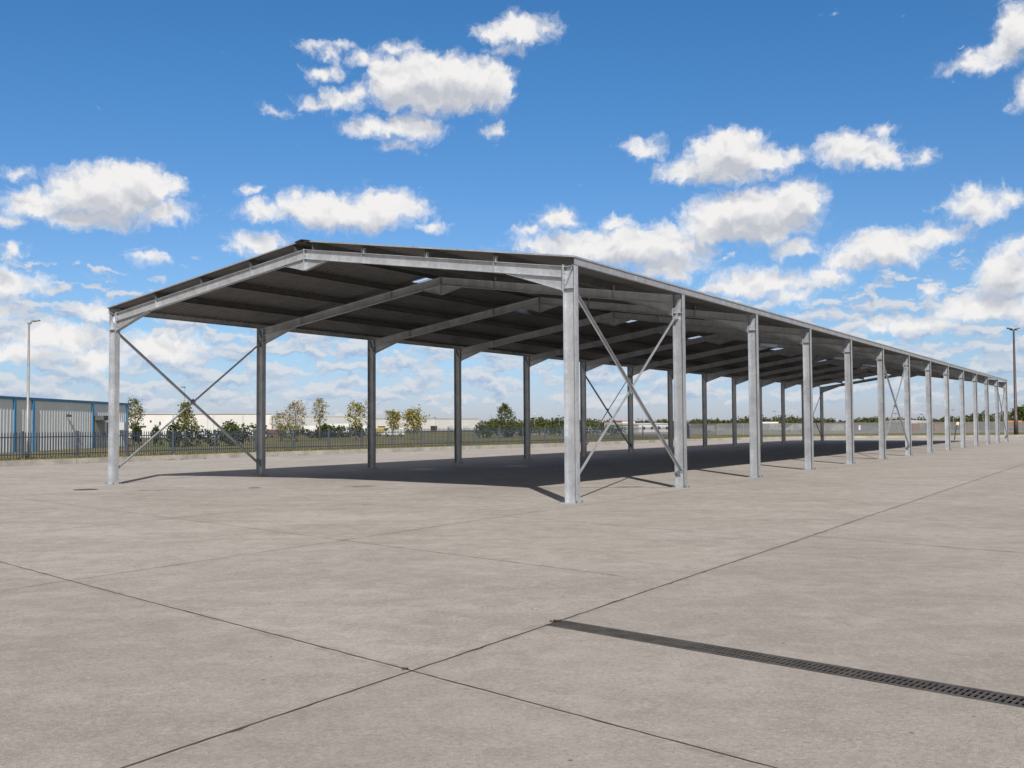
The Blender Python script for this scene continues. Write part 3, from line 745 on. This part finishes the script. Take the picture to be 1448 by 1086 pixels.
# ------------------------------------------------------------------ white warehouses
def warehouse(p, q, depth, H, mat, label, seams, roofm):
    p, q = Vector(p), Vector(q); t = (q - p).normalized(); L = (q - p).length; n = Vector((-t.y, t.x, 0))
    w = empty("warehouse", p, math.atan2(t.y, t.x)); tag(w, label, "warehouse")
    m = MB(); m.box((0, 0, 0), (L, depth, H)); m.build("wall", mat, w)
    m = MB(); m.prism([(-.15, -.15, H + .003), (-.15, depth + .15, H + .003), (-.15, depth + .15, H + .12), (-.15, depth / 2, H + .30), (-.15, -.15, H + .12)], (L + .3, 0, 0)); m.build("roof", roofm, w)
    for s in seams:
        m = MB(); m.box((L * s - .08, -.05, 0), (L * s + .08, -.003, H)); m.build("wall_joint", GREYW, w)
    return w, L
A0 = at(172, 600, 150); A1 = at(384, 600, 158)
wa, L = warehouse((A0.x, 150, GZ), (A1.x, 158, GZ), 40, 3.55, WHITEW, "white flat roofed warehouse behind the blue trimmed building", (.33, .56, .60, .80), GREYW)
for x0_, z0_, w_, h_ in ((.115, 1.55, .9, .25), (.24, 1.9, .25, .5), (.28, 1.2, 3.2, .16), (.18, 2.3, .25, .3)):
    m = MB(); m.box((L * x0_, -.06, z0_), (L * x0_ + w_, -.003, z0_ + h_)); m.build("window", DARK, wa)
m = MB(); m.box((L * .27, -1.2, 0), (L * .47, -.06, 1.25)); m.build("loading_dock", WHITEW, wa)
B0 = at(386, 600, 235); B1 = at(531, 600, 247)
wb, L = warehouse((B0.x, 235, GZ), (B1.x, 247, GZ), 40, 3.9, GREYW, "pale grey warehouse behind the row of small trees, between two whiter warehouses", (.26, .55, .80), PW)
for i in range(5):
    m = MB(); s = L * (.1 + .17 * i); m.box((s, -.08, .05), (s + 2.4, -.003, 1.5)); m.build("loading_door", DARK if i % 2 else WHITEW, wb)
B0 = at(524, 600, 300); B1 = at(677, 600, 338)
wb, L = warehouse((B0.x, 300, GZ), (B1.x, 338, GZ), 40, 3.75, WHITEW, "long white warehouse whose right end stands before the fir shaped tree", (.35, .60, .84), GREYW)
for i in range(6):
    m = MB(); s = L * (.06 + .155 * i); m.box((s, -.08, .05), (s + 3.0, -.003, 1.5)); m.build("loading_door", GREYW if i % 3 else DARK, wb)
m = MB(); m.box((L * .55, 8, 4.0), (L * .55 + 1.4, 10, 4.6)); m.tube([(L * .55 + .7, 9, 4.6), (L * .55 + .7, 9, 6.0)], .12, 6); m.build("roof_vent", GREYW, wb)
C0 = at(903, 600, 185); C1 = at(952, 600, 190)
wc, L = warehouse((C0.x, 185, GZ), (C1.x, 190, GZ), 8, 1.45, WHITEW, "low white cabin with small windows behind the mesh fence", (.5,), GREYW)
for i in range(4):
    m = MB(); m.box((L * (.12 + .22 * i), -.06, .55), (L * (.12 + .22 * i) + .5, -.003, 1.0)); m.build("window", DARK, wc)
E0 = at(1286, 600, 240); E1 = at(1312, 600, 242)
warehouse((E0.x, 240, GZ), (E1.x, 242, GZ), 10, 1.75, WHITEW, "low white shed behind the mesh fence, left of the eighth right column", (.5,), PW)
F0 = at(880, 600, 330); F1 = at(898, 600, 332)
warehouse((F0.x, 330, GZ), (F1.x, 332, GZ), 12, 2.6, WHITEW, "small pale house with an orange roof at the far wood", (.5,), PO)

# ------------------------------------------------------------------ vehicles and yard goods far behind the fences
def wheel(parent, x, y, r):
    m = MB(); m.tube([(x, y - .1, r), (x, y + .1, r)], r, 12); w = m.build("wheel", TYRE, parent)
    m = MB(); m.tube([(x, y - .12, r), (x, y + .12, r)], r * .5, 10); m.build("rim", LAMPG, w)
def box_truck(px, D, sc_, body, cab, label, rz=0.0):
    t = empty("box_truck", gp(px, D, GZ + .022), rz); tag(t, label, "truck"); s = sc_
    m = MB(); m.box((-2.4 * s, -.9 * s, .45 * s), (1.1 * s, .9 * s, 2.2 * s)); m.build("cargo_box", body, t, bevel=.03)
    m = MB(); m.prism([(1.2 * s, -.85 * s, .4 * s), (2.6 * s, -.85 * s, .4 * s), (2.6 * s, -.85 * s, 1.0 * s), (2.2 * s, -.85 * s, 1.75 * s), (1.2 * s, -.85 * s, 1.8 * s)], (0, 1.7 * s, 0)); m.build("cab", cab, t, bevel=.03)
    m = MB(); m.box((1.5 * s, -.87 * s, 1.1 * s), (2.2 * s, -.853 * s, 1.6 * s)); m.build("window", GLASS, t)
    m = MB(); m.box((-2.3 * s, -.4 * s, .3 * s), (2.4 * s, .4 * s, .44 * s)); m.build("chassis", DARK, t)
    for x in (-1.6, 1.9):
        for y in (-.78, .78): wheel(t, x * s, y * s, .32 * s)
def van(px, D, s, mat, label, rz=0.0):
    t = empty("van", gp(px, D, GZ + .022), rz); tag(t, label, "van")
    m = MB(); m.prism([(-1.9 * s, -.75 * s, .28 * s), (1.9 * s, -.75 * s, .28 * s), (1.9 * s, -.75 * s, .75 * s), (1.25 * s, -.75 * s, .9 * s), (.7 * s, -.75 * s, 1.45 * s), (-1.7 * s, -.75 * s, 1.5 * s), (-1.9 * s, -.75 * s, 1.1 * s)], (0, 1.5 * s, 0)); m.build("body", mat, t, bevel=.04)
    m = MB(); m.prism([(1.0 * s, -.756 * s, .92 * s), (.65 * s, -.756 * s, 1.36 * s), (-.1 * s, -.756 * s, 1.36 * s), (-.1 * s, -.756 * s, .92 * s)], (0, .004, 0)); m.build("window", GLASS, t)
    for x in (-1.2, 1.25):
        for y in (-.68, .68): wheel(t, x * s, y * s, .29 * s)
box_truck(1092, 165, .78, PW, PW, "white box truck parked behind the mesh fence, left of the third right column")
van(1010, 170, .8, PW, "pale van parked behind the mesh fence by the ninth left column")
van(1123, 172, .8, PW, "white van parked behind the mesh fence, just left of the third right column bay", math.pi)
van(1132, 190, .9, PW, "white van behind the mesh fence, rightmost of the pale vans", 0)
van(838, 168, .75, PW, "pale van half hidden by the crossed braces of the left wall", 0)
box_truck(1436, 170, .75, PO, PR, "orange and red truck behind the mesh fence at the right edge")
box_truck(447, 150, .72, PW, PR, "white truck with red cab behind the hedge under the tall sparse tree")
box_truck(486, 155, .85, PW, PBL, "long white truck behind the bushes left of the yellow green tree")
van(463, 148, .7, PDR, "dull brownish van between two white trucks behind the fence")
box_truck(512, 150, .7, PW, PG, "white truck with a green cab by the third left column")
van(392, 140, .75, PDR, "dull brownish van right of the second left column, behind the fence")
van(545, 148, .85, PY, "yellow van right of the third left column, behind the fence")
van(557, 140, .8, PW, "white van before the long warehouse, under the small open tree", math.pi)
def container(px, D, w, h, mat, label, dm=None):
    t = empty("shipping_container", gp(px, D, GZ + .022)); tag(t, label, "container")
    m = MB(); prof = []; x = -w / 2
    while x < w / 2 - .2: prof += [(x, 0), (x + .08, 0), (x + .1, .03), (x + .18, .03)]; x += .2
    prof += [(w / 2, 0), (w / 2, 1.4), (-w / 2, 1.4)]; m.prism([(a, b, .08) for a, b in prof], (0, 0, h - .16)); m.build("body", mat, t)
    m = MB(); m.box((-w / 2 - .03, -.03, h - .078), (w / 2 + .03, 1.43, h)); m.box((-w / 2 - .03, -.03, 0), (w / 2 + .03, 1.43, .078)); m.build("frame", dm or mat, t)
    for s in (-1, 1):
        m = MB(); m.box((s * w / 2 - .05, -.035, .08), (s * w / 2 + .05, .06, h - .08)); m.build("corner_post", dm or mat, t)
container(1296, 160, 1.0, 1.25, PR, "small red container behind the mesh fence, beside the eighth right column")
container(1329, 162, 1.5, 1.2, PO, "small orange container behind the mesh fence between the far right columns")
container(1373, 168, 1.6, 1.1, PO, "orange container behind the mesh fence, right of the other orange one")
container(1221, 168, 2.6, 1.1, PBL, "blue grey container behind the mesh fence by the far left columns")
container(1345, 190, 9, 1.25, LAMPB, "long dark brown container behind the far right columns")
container(1408, 190, 6, 1.6, LAMPB, "dark container left of the brown lamp post")
container(1180, 200, 5, 1.3, WHITEW, "pale container behind the mesh fence near the last left columns")
sg = empty("sign_board", gp(1212, 130.2)); tag(sg, "small pink and white board fixed on the mesh fence", "sign")
m = MB(); m.box((-.42, -.03, .55), (.42, -.005, 1.15)); m.build("board", simple("pale_sign", (.62, .45, .43), .5, 0, .1), sg)
for s in (-1, 1):
    m = MB(); m.box((s * .3 - .02, -.004, 0), (s * .3 + .02, .03, 1.1)); m.build("post", LAMPG, sg)

# ------------------------------------------------------------------ lamp posts and poles
bp_ = at(38.5, 649.5, 48.2); H = 6.55
lp = empty("lamp_post", (bp_.x, 48.2, GZ)); tag(lp, "tall grey lamp post with one short arm standing on the verge at the left", "lamp post")
m = MB(); m.tube([(0, 0, -.05), (0, 0, 1.0), (0, 0, 1.05), (0, 0, H)], [.10, .095, .072, .045], 12); m.build("column", LAMPG, lp, smooth=True)
m = MB(); m.tube([(0, 0, H - .02), (.12, 0, H + .07), (.28, 0, H + .09)], .03, 8); m.build("arm", LAMPG, lp, smooth=True)
m = MB(); m.prism([(.16, -.1, H + .05), (.50, -.08, H + .11), (.50, -.08, H + .16), (.16, -.1, H + .15)], (0, .2, 0)); m.box((-.07, -.06, H - .04), (.10, .06, H + .03)); m.build("lantern", LAMPG, lp, bevel=.01)
m = MB(); m.box((-.05, -.112, .35), (.05, -.098, .85)); m.build("hatch", LAMPG, lp)
D = 113.5; b2 = at(1437, 617, D); top = at(1432.5, 466, D); H2 = top.z - GZ
lp2 = empty("lamp_post", (b2.x, D, GZ)); tag(lp2, "tall dark brown lamp post with two lantern heads at the right edge", "lamp post")
lp2.rotation_euler = (0, -math.asin((b2.x - top.x - .1) / H2) * .55, 0)
m = MB(); m.tube([(0, 0, -.05), (0, 0, 2.2), (0, 0, 2.25), (0, 0, H2)], [.24, .22, .17, .10], 12); m.build("column", LAMPB, lp2, smooth=True)
m = MB(); m.tube([(-.45, 0, H2 - .05), (.45, 0, H2 - .05)], .05, 8); m.build("arm", LAMPB, lp2)
for s in (-1, 1):
    m = MB(); m.prism([(s * .15, -.18, H2 - .02), (s * .72, -.16, H2 + .12), (s * .72, -.16, H2 + .22), (s * .15, -.18, H2 + .10)], (0, .36, 0)); m.build("lantern", LAMPB, lp2, bevel=.015)
def pole(px, ytop, D, r, label, head='flat', group=None):
    t = at(px, ytop, D); p = empty("light_pole", (t.x, D, GZ)); tag(p, label, "light pole", group); H = t.z - GZ
    m = MB(); m.tube([(0, 0, -.05), (0, 0, H)], [r, r * .55], 8); m.build("mast", LAMPG, p, smooth=True)
    m = MB()
    if head == 'globe':
        bm = bmesh.new(); bmesh.ops.create_icosphere(bm, subdivisions=2, radius=.17); me = bpy.data.meshes.new("globe"); bm.to_mesh(me); bm.free(); me.materials.append(PW)
        o = bpy.data.objects.new("globe", me); col.objects.link(o); o.parent = p; o.location = (0, 0, H + .14)
    else:
        m.box((-.5, -.12, H), (.12, .12, H + .12)); m.build("lantern", DARK, p)
pole(756, 587, 190, .05, "thin pale pole with a white globe seen right of the fifth left column", 'globe')
pole(791, 588, 230, .045, "thin bare pole left of the nearest right column", 'flat')
pole(261, 548, 150, .07, "tall thin pole behind the crossed brace of the first left bay")
pole(397.5, 586, 108, .05, "short thin pole beside the small pale tree")
pole(616, 591, 210, .06, "thin dark pole before the long white warehouse")
pole(1267, 585, 210, .10, "grey pole seen through the crossed brace of the fifth right bay")
pole(1304, 586, 220, .07, "thin leaning pole behind the white shed", 'flat')
pole(1348, 580, 240, .07, "thin mast rising over the far wood between the far right columns")
pole(1390, 584, 250, .07, "thin mast rising over the wood near the end of the shed")
pole(1275, 577, 260, .05, "slender far mast with a small head right of the crossed brace", 'globe')
pole(1096, 582, 260, .05, "slender far mast between the left columns near the middle of the shed")
mp = empty("marker_post", on_ground(1349.5, 622.5)); tag(mp, "short dark leaning post with a pale box on top near the shed", "post"); mp.rotation_euler = (0, .16, 0)
m = MB(); m.tube([(0, 0, 0), (0, 0, 1.0), (.06, 0, 1.45)], .05, 8); m.build("pole", DARK, mp)
m = MB(); m.box((-.07, -.1, 1.42), (.19, .1, 1.72)); m.build("box", simple("cream_box", (.55, .5, .38), .6), mp, bevel=.01)

# ------------------------------------------------------------------ world: sky with cumulus
SUN_EL = 39.5; SUN_OFF = 7.0      # sun behind the camera, a little to the right
sdir = Vector((math.sin(R(SUN_OFF)) * math.cos(R(SUN_EL)), -math.cos(R(SUN_OFF)) * math.cos(R(SUN_EL)), math.sin(R(SUN_EL))))
# cumulus puffs (centre and radii seen from the yard), stored as azimuth / elevation
PUFFS = [(625,118,92,42),(560,118,42,36),(690,120,38,38),(600,98,50,24),(575,180,48,20),(520,178,36,14),(440,146,20,8),(474,140,26,13),(503,136,20,14),(447,108,15,10),(466,101,15,9),(443,66,12,8),(466,78,13,7),(480,66,12,5),(516,82,22,9),(560,70,24,10),(538,88,14,8),(697,182,11,10),(565,210,20,6),
 (730,40,50,20),(692,46,22,12),(772,38,22,10),(715,68,22,6),
 (160,270,84,40),(195,262,54,34),(60,288,54,20),(232,302,38,16),(130,310,76,15),(110,268,44,24),(34,246,20,8),(14,313,18,10),(245,265,15,12),
 (490,300,100,26),(450,288,36,20),(545,292,56,22),(368,300,36,12),(605,318,22,8),(418,278,16,12),(368,343,40,15),(330,352,14,6),
 (1030,218,58,38),(970,240,46,15),(1080,222,40,22),(910,207,24,14),(1122,216,22,12),(1030,250,55,9),
 (1195,214,44,24),(1235,222,46,18),(1305,220,19,12),(1243,188,17,7),
 (1060,308,95,40),(1130,282,42,28),(1020,315,56,30),(900,348,110,28),(800,345,70,16),(790,310,28,17),(870,318,24,10),(1120,355,30,13),(950,378,48,18),(745,324,16,7),
 (1070,398,56,20),(1026,410,26,9),(1168,392,26,14),(1120,418,26,8),
 (1258,348,72,26),(1335,334,36,13),(1196,372,34,14),(1225,362,30,14),
 (1382,290,50,19),(1368,275,24,12),(1425,286,24,12),
 (1438,42,34,36),(1378,88,42,11),(1443,134,20,20),(1420,70,30,20),
 (1425,382,44,32),(1388,430,66,20),(1300,458,80,11),(1312,410,14,8),(1440,345,24,16),(1240,462,26,8),(1440,440,30,16),
 (22,402,42,19),(12,360,18,10),(8,438,20,15),(140,440,30,14),(220,368,20,8),(85,478,58,20),(235,492,60,20),(30,500,50,18),(140,505,40,14),(390,160,14,4),(355,272,10,5)]
wd = bpy.data.worlds.new("World"); sc.world = wd; wd.use_nodes = True
t = wd.node_tree; t.nodes.clear(); nb = NB(t)
def azel(px, py):
    d = ray(px, py).normalized(); return math.atan2(d.x, d.y), math.asin(d.z)
SKY_ZEN = (.24, .42, .50)
SKY_LOW, SKY_HIGH = (.62, .785, 1.05), (.37, .81, 1.17)
PF = []
for (cx, cy, rx, ry) in PUFFS:
    a, e = azel(cx, cy); a0, _ = azel(cx - rx, cy); a1, _ = azel(cx + rx, cy); _, e0 = azel(cx, cy + ry); _, e1 = azel(cx, cy - ry)
    PF.append((a, e, max(.004, (a1 - a0) / 2), max(.003, (e1 - e0) / 2)))
# signed size of the nearest puff at (azimuth, elevation)
def field(nb, P, puffs):
    acc = None
    for (a, e, ra, re) in puffs:
        v = nb.vmath('MULTIPLY_ADD', P, (1 / ra, 1 / re, 0), (-a / ra, -e / re, 0))
        k = 22.0 * min(ra, re * 1.3) ** .85
        l = nb.math('MULTIPLY_ADD', nb.vmath('LENGTH', v), -k, k)
        acc = l if acc is None else nb.math('SMOOTH_MAX', acc, l, .12)
    return acc
tc = nb.n('ShaderNodeTexCoord'); dirv = nb.vmath('NORMALIZE', tc.outputs['Generated'])
sx = nb.n('ShaderNodeSeparateXYZ'); t.links.new(dirv, sx.inputs[0])
az = nb.math('ARCTAN2', sx.outputs[0], sx.outputs[1]); el = nb.math('ARCSINE', sx.outputs[2])
cb = nb.n('ShaderNodeCombineXYZ'); t.links.new(az, cb.inputs[0]); t.links.new(el, cb.inputs[1]); P0 = cb.outputs[0]
sky = nb.n('ShaderNodeTexSky', sky_type='NISHITA'); sky.sun_disc = False
sky.sun_elevation = R(SUN_EL); sky.sun_rotation = R(180 - SUN_OFF); sky.altitude = 0; sky.air_density = 1.0; sky.dust_density = .3; sky.ozone_density = 1.5
hz = nb.ramp(el, .0, .42)
tint = nb.mix(hz, SKY_LOW, SKY_HIGH); tint = nb.mix(nb.ramp(el, .10, -.01), tint, (.56, .64, 1.02)); tint = nb.mix(nb.ramp(el, .42, 1.3), tint, SKY_ZEN)
skyc = nb.mix(1.0, sky.outputs[0], tint, 'MULTIPLY')
# warp the outlines
_, w1 = nb.noise(P0, 20, 3, .6, 0, '2D'); w1 = nb.vmath('SUBTRACT', w1, (.5, .5, .5))
_, w2 = nb.noise(P0, 75, 5, .62, 0, '2D'); w2 = nb.vmath('SUBTRACT', w2, (.5, .5, .5))
P1 = nb.vmath('ADD', P0, nb.vmath('MULTIPLY', w1, (.030, .022, 0)))
P1 = nb.vmath('ADD', P1, nb.vmath('MULTIPLY', w2, (.016, .013, 0)))
# billows
def billow(P):
    vo = nb.n('ShaderNodeTexVoronoi', feature='SMOOTH_F1', voronoi_dimensions='2D'); t.links.new(nb.vmath('MULTIPLY', P, (1, 1.2, 1)), vo.inputs['Vector'])
    vo.inputs['Scale'].default_value = 44; vo.inputs['Detail'].default_value = 1.6; vo.inputs['Roughness'].default_value = .5; vo.inputs['Smoothness'].default_value = .6
    return nb.math('MULTIPLY', nb.math('SUBTRACT', .42, vo.outputs['Distance']), .5)
fb, _ = nb.noise(P1, 48, 7, .62, .3, '2D'); fb = nb.math('SUBTRACT', fb, .5)
fine, _ = nb.noise(P1, 170, 4, .6, .2, '2D'); fine = nb.math('SUBTRACT', fine, .5)
wn, _ = nb.noise(P1, 30, 8, .68, 1.1, '2D'); wn = nb.math('SUBTRACT', wn, .5)
b0 = billow(P1); bU = billow(nb.vmath('ADD', P1, (.002, .0075, 0)))
tex = nb.math('ADD', b0, nb.math('MULTIPLY', fb, .75))
relief = nb.math('ADD', nb.math('MULTIPLY', nb.math('SUBTRACT', bU, b0), 1.0), nb.math('MULTIPLY', fb, -.55))
# broken low bank of small clouds near the horizon
q = nb.vmath('MULTIPLY', P0, (1.0, 2.6, 0)); q = nb.vmath('ADD', q, nb.vmath('MULTIPLY', w1, (.022, .026, 0))); q = nb.vmath('ADD', q, nb.vmath('MULTIPLY', w2, (.016, .024, 0)))
lowA, _ = nb.noise(q, 27, 7, .56, .1, '2D')
lowU, _ = nb.noise(nb.vmath('ADD', q, (.002, .015, 0)), 27, 7, .56, .1, '2D')
hb = nb.math('MULTIPLY', nb.ramp(el, .0, .03), nb.ramp(el, .185, .10))
thr = nb.math('SUBTRACT', lowA, nb.math('SUBTRACT', .76, nb.math('MULTIPLY', hb, .334)))
a_low = nb.math('MULTIPLY', nb.ramp(thr, -.03, .10), nb.ramp(el, 0, .10, .66, .85))
occL = nb.math('ADD', .42, nb.math('MULTIPLY', nb.math('SUBTRACT', lowU, lowA), 3.4), clamp=True)
cl = nb.mix(occL, (7.2, 7.3, 7.55), (3.5, 4.6, 6.5))
base = nb.mix(a_low, skyc, cl)
def leaf(puffs):
    f0 = field(nb, P1, puffs); fU = field(nb, nb.vmath('ADD', P1, (.002, .022, 0)), puffs)
    d0 = nb.math('MULTIPLY_ADD', tex, .50, nb.math('ADD', f0, .23))
    al = nb.ramp(nb.math('MULTIPLY_ADD', fine, .34, d0), -.10, .52)
    wisp = nb.math('MULTIPLY', nb.ramp(nb.math('MULTIPLY_ADD', wn, 2.3, nb.math('ADD', f0, .06)), -.06, .75), .72)
    al = nb.math('MAXIMUM', al, wisp)
    occ = nb.math('MULTIPLY', nb.ramp(nb.math('MULTIPLY_ADD', tex, .45, fU), -.22, .58), .92)
    occ = nb.math('ADD', occ, nb.math('MULTIPLY', relief, 1.3), clamp=True)
    cm = nb.mix(occ, (8.9, 8.8, 8.75), (5.3, 5.55, 6.15))
    bgx = nb.n('ShaderNodeBackground', i_Strength=.087); t.links.new(nb.mix(al, base, cm), bgx.inputs['Color'])
    return bgx.outputs[0]
def split(a0, a1, depth):
    if depth == 0:
        sel = [p for p in PF if a0 - .05 < p[0] + p[2] and p[0] - p[2] < a1 + .05]
        return leaf(sel)
    am = (a0 + a1) / 2
    m = nb.n('ShaderNodeMixShader'); t.links.new(nb.math('GREATER_THAN', az, am), m.inputs[0])
    t.links.new(split(a0, am, depth - 1), m.inputs[1]); t.links.new(split(am, a1, depth - 1), m.inputs[2])
    return m.outputs[0]
qn, _ = nb.noise(nb.vmath('MULTIPLY', dirv, (1, 1, 1.8)), 2.4, 4, .6)
cover = nb.math('MULTIPLY', nb.ramp(qn, .39, .53), nb.ramp(az_abs := nb.math('ABSOLUTE', nb.math('ARCTAN2', sx.outputs[0], sx.outputs[1])), .56, .9))  # unseen warm grey clouds outside the view, added to neutralise and lift ambient light
cover = nb.math('MAXIMUM', cover, nb.math('MULTIPLY', nb.ramp(qn, .39, .53), nb.ramp(el, .52, .8)))
skyb = nb.mix(cover, skyc, (4.0, 3.65, 3.25))
bgA = nb.n('ShaderNodeBackground', i_Strength=.087); t.links.new(skyb, bgA.inputs['Color'])
bgB = nb.n('ShaderNodeBackground', i_Strength=.087); t.links.new(nb.mix(cover, base, (4.0, 3.65, 3.25)), bgB.inputs['Color'])
bg = nb.n('ShaderNodeMixShader'); t.links.new(nb.math('MULTIPLY', nb.math('LESS_THAN', el, .2), nb.math('GREATER_THAN', el, -.01)), bg.inputs[0]); t.links.new(bgA.outputs[0], bg.inputs[1]); t.links.new(bgB.outputs[0], bg.inputs[2])
front = nb.math('MULTIPLY', nb.math('LESS_THAN', nb.math('ABSOLUTE', az), .56), nb.math('MULTIPLY', nb.math('GREATER_THAN', el, -.01), nb.math('LESS_THAN', el, .52)))
ms = nb.n('ShaderNodeMixShader'); t.links.new(front, ms.inputs[0]); t.links.new(bg.outputs[0], ms.inputs[1]); t.links.new(split(-.56, .56, 3), ms.inputs[2])
wo = nb.n('ShaderNodeOutputWorld'); t.links.new(ms.outputs[0], wo.inputs[0])
wd.cycles.sampling_method = 'MANUAL'; wd.cycles.sample_map_resolution = 256
sl = bpy.data.lights.new("sun", 'SUN'); sl.energy = 5.0; sl.angle = R(.53); sl.color = (1.0, .95, .885)
so = bpy.data.objects.new("sun", sl); col.objects.link(so); so.rotation_euler = (-sdir).to_track_quat('-Z', 'Y').to_euler(); so.location = (0, -20, 40)
sc.view_settings.view_transform = 'Standard'; sc.view_settings.look = 'None'; sc.view_settings.exposure = 0.2; sc.view_settings.gamma = 1.0
sc.view_settings.use_curve_mapping = False
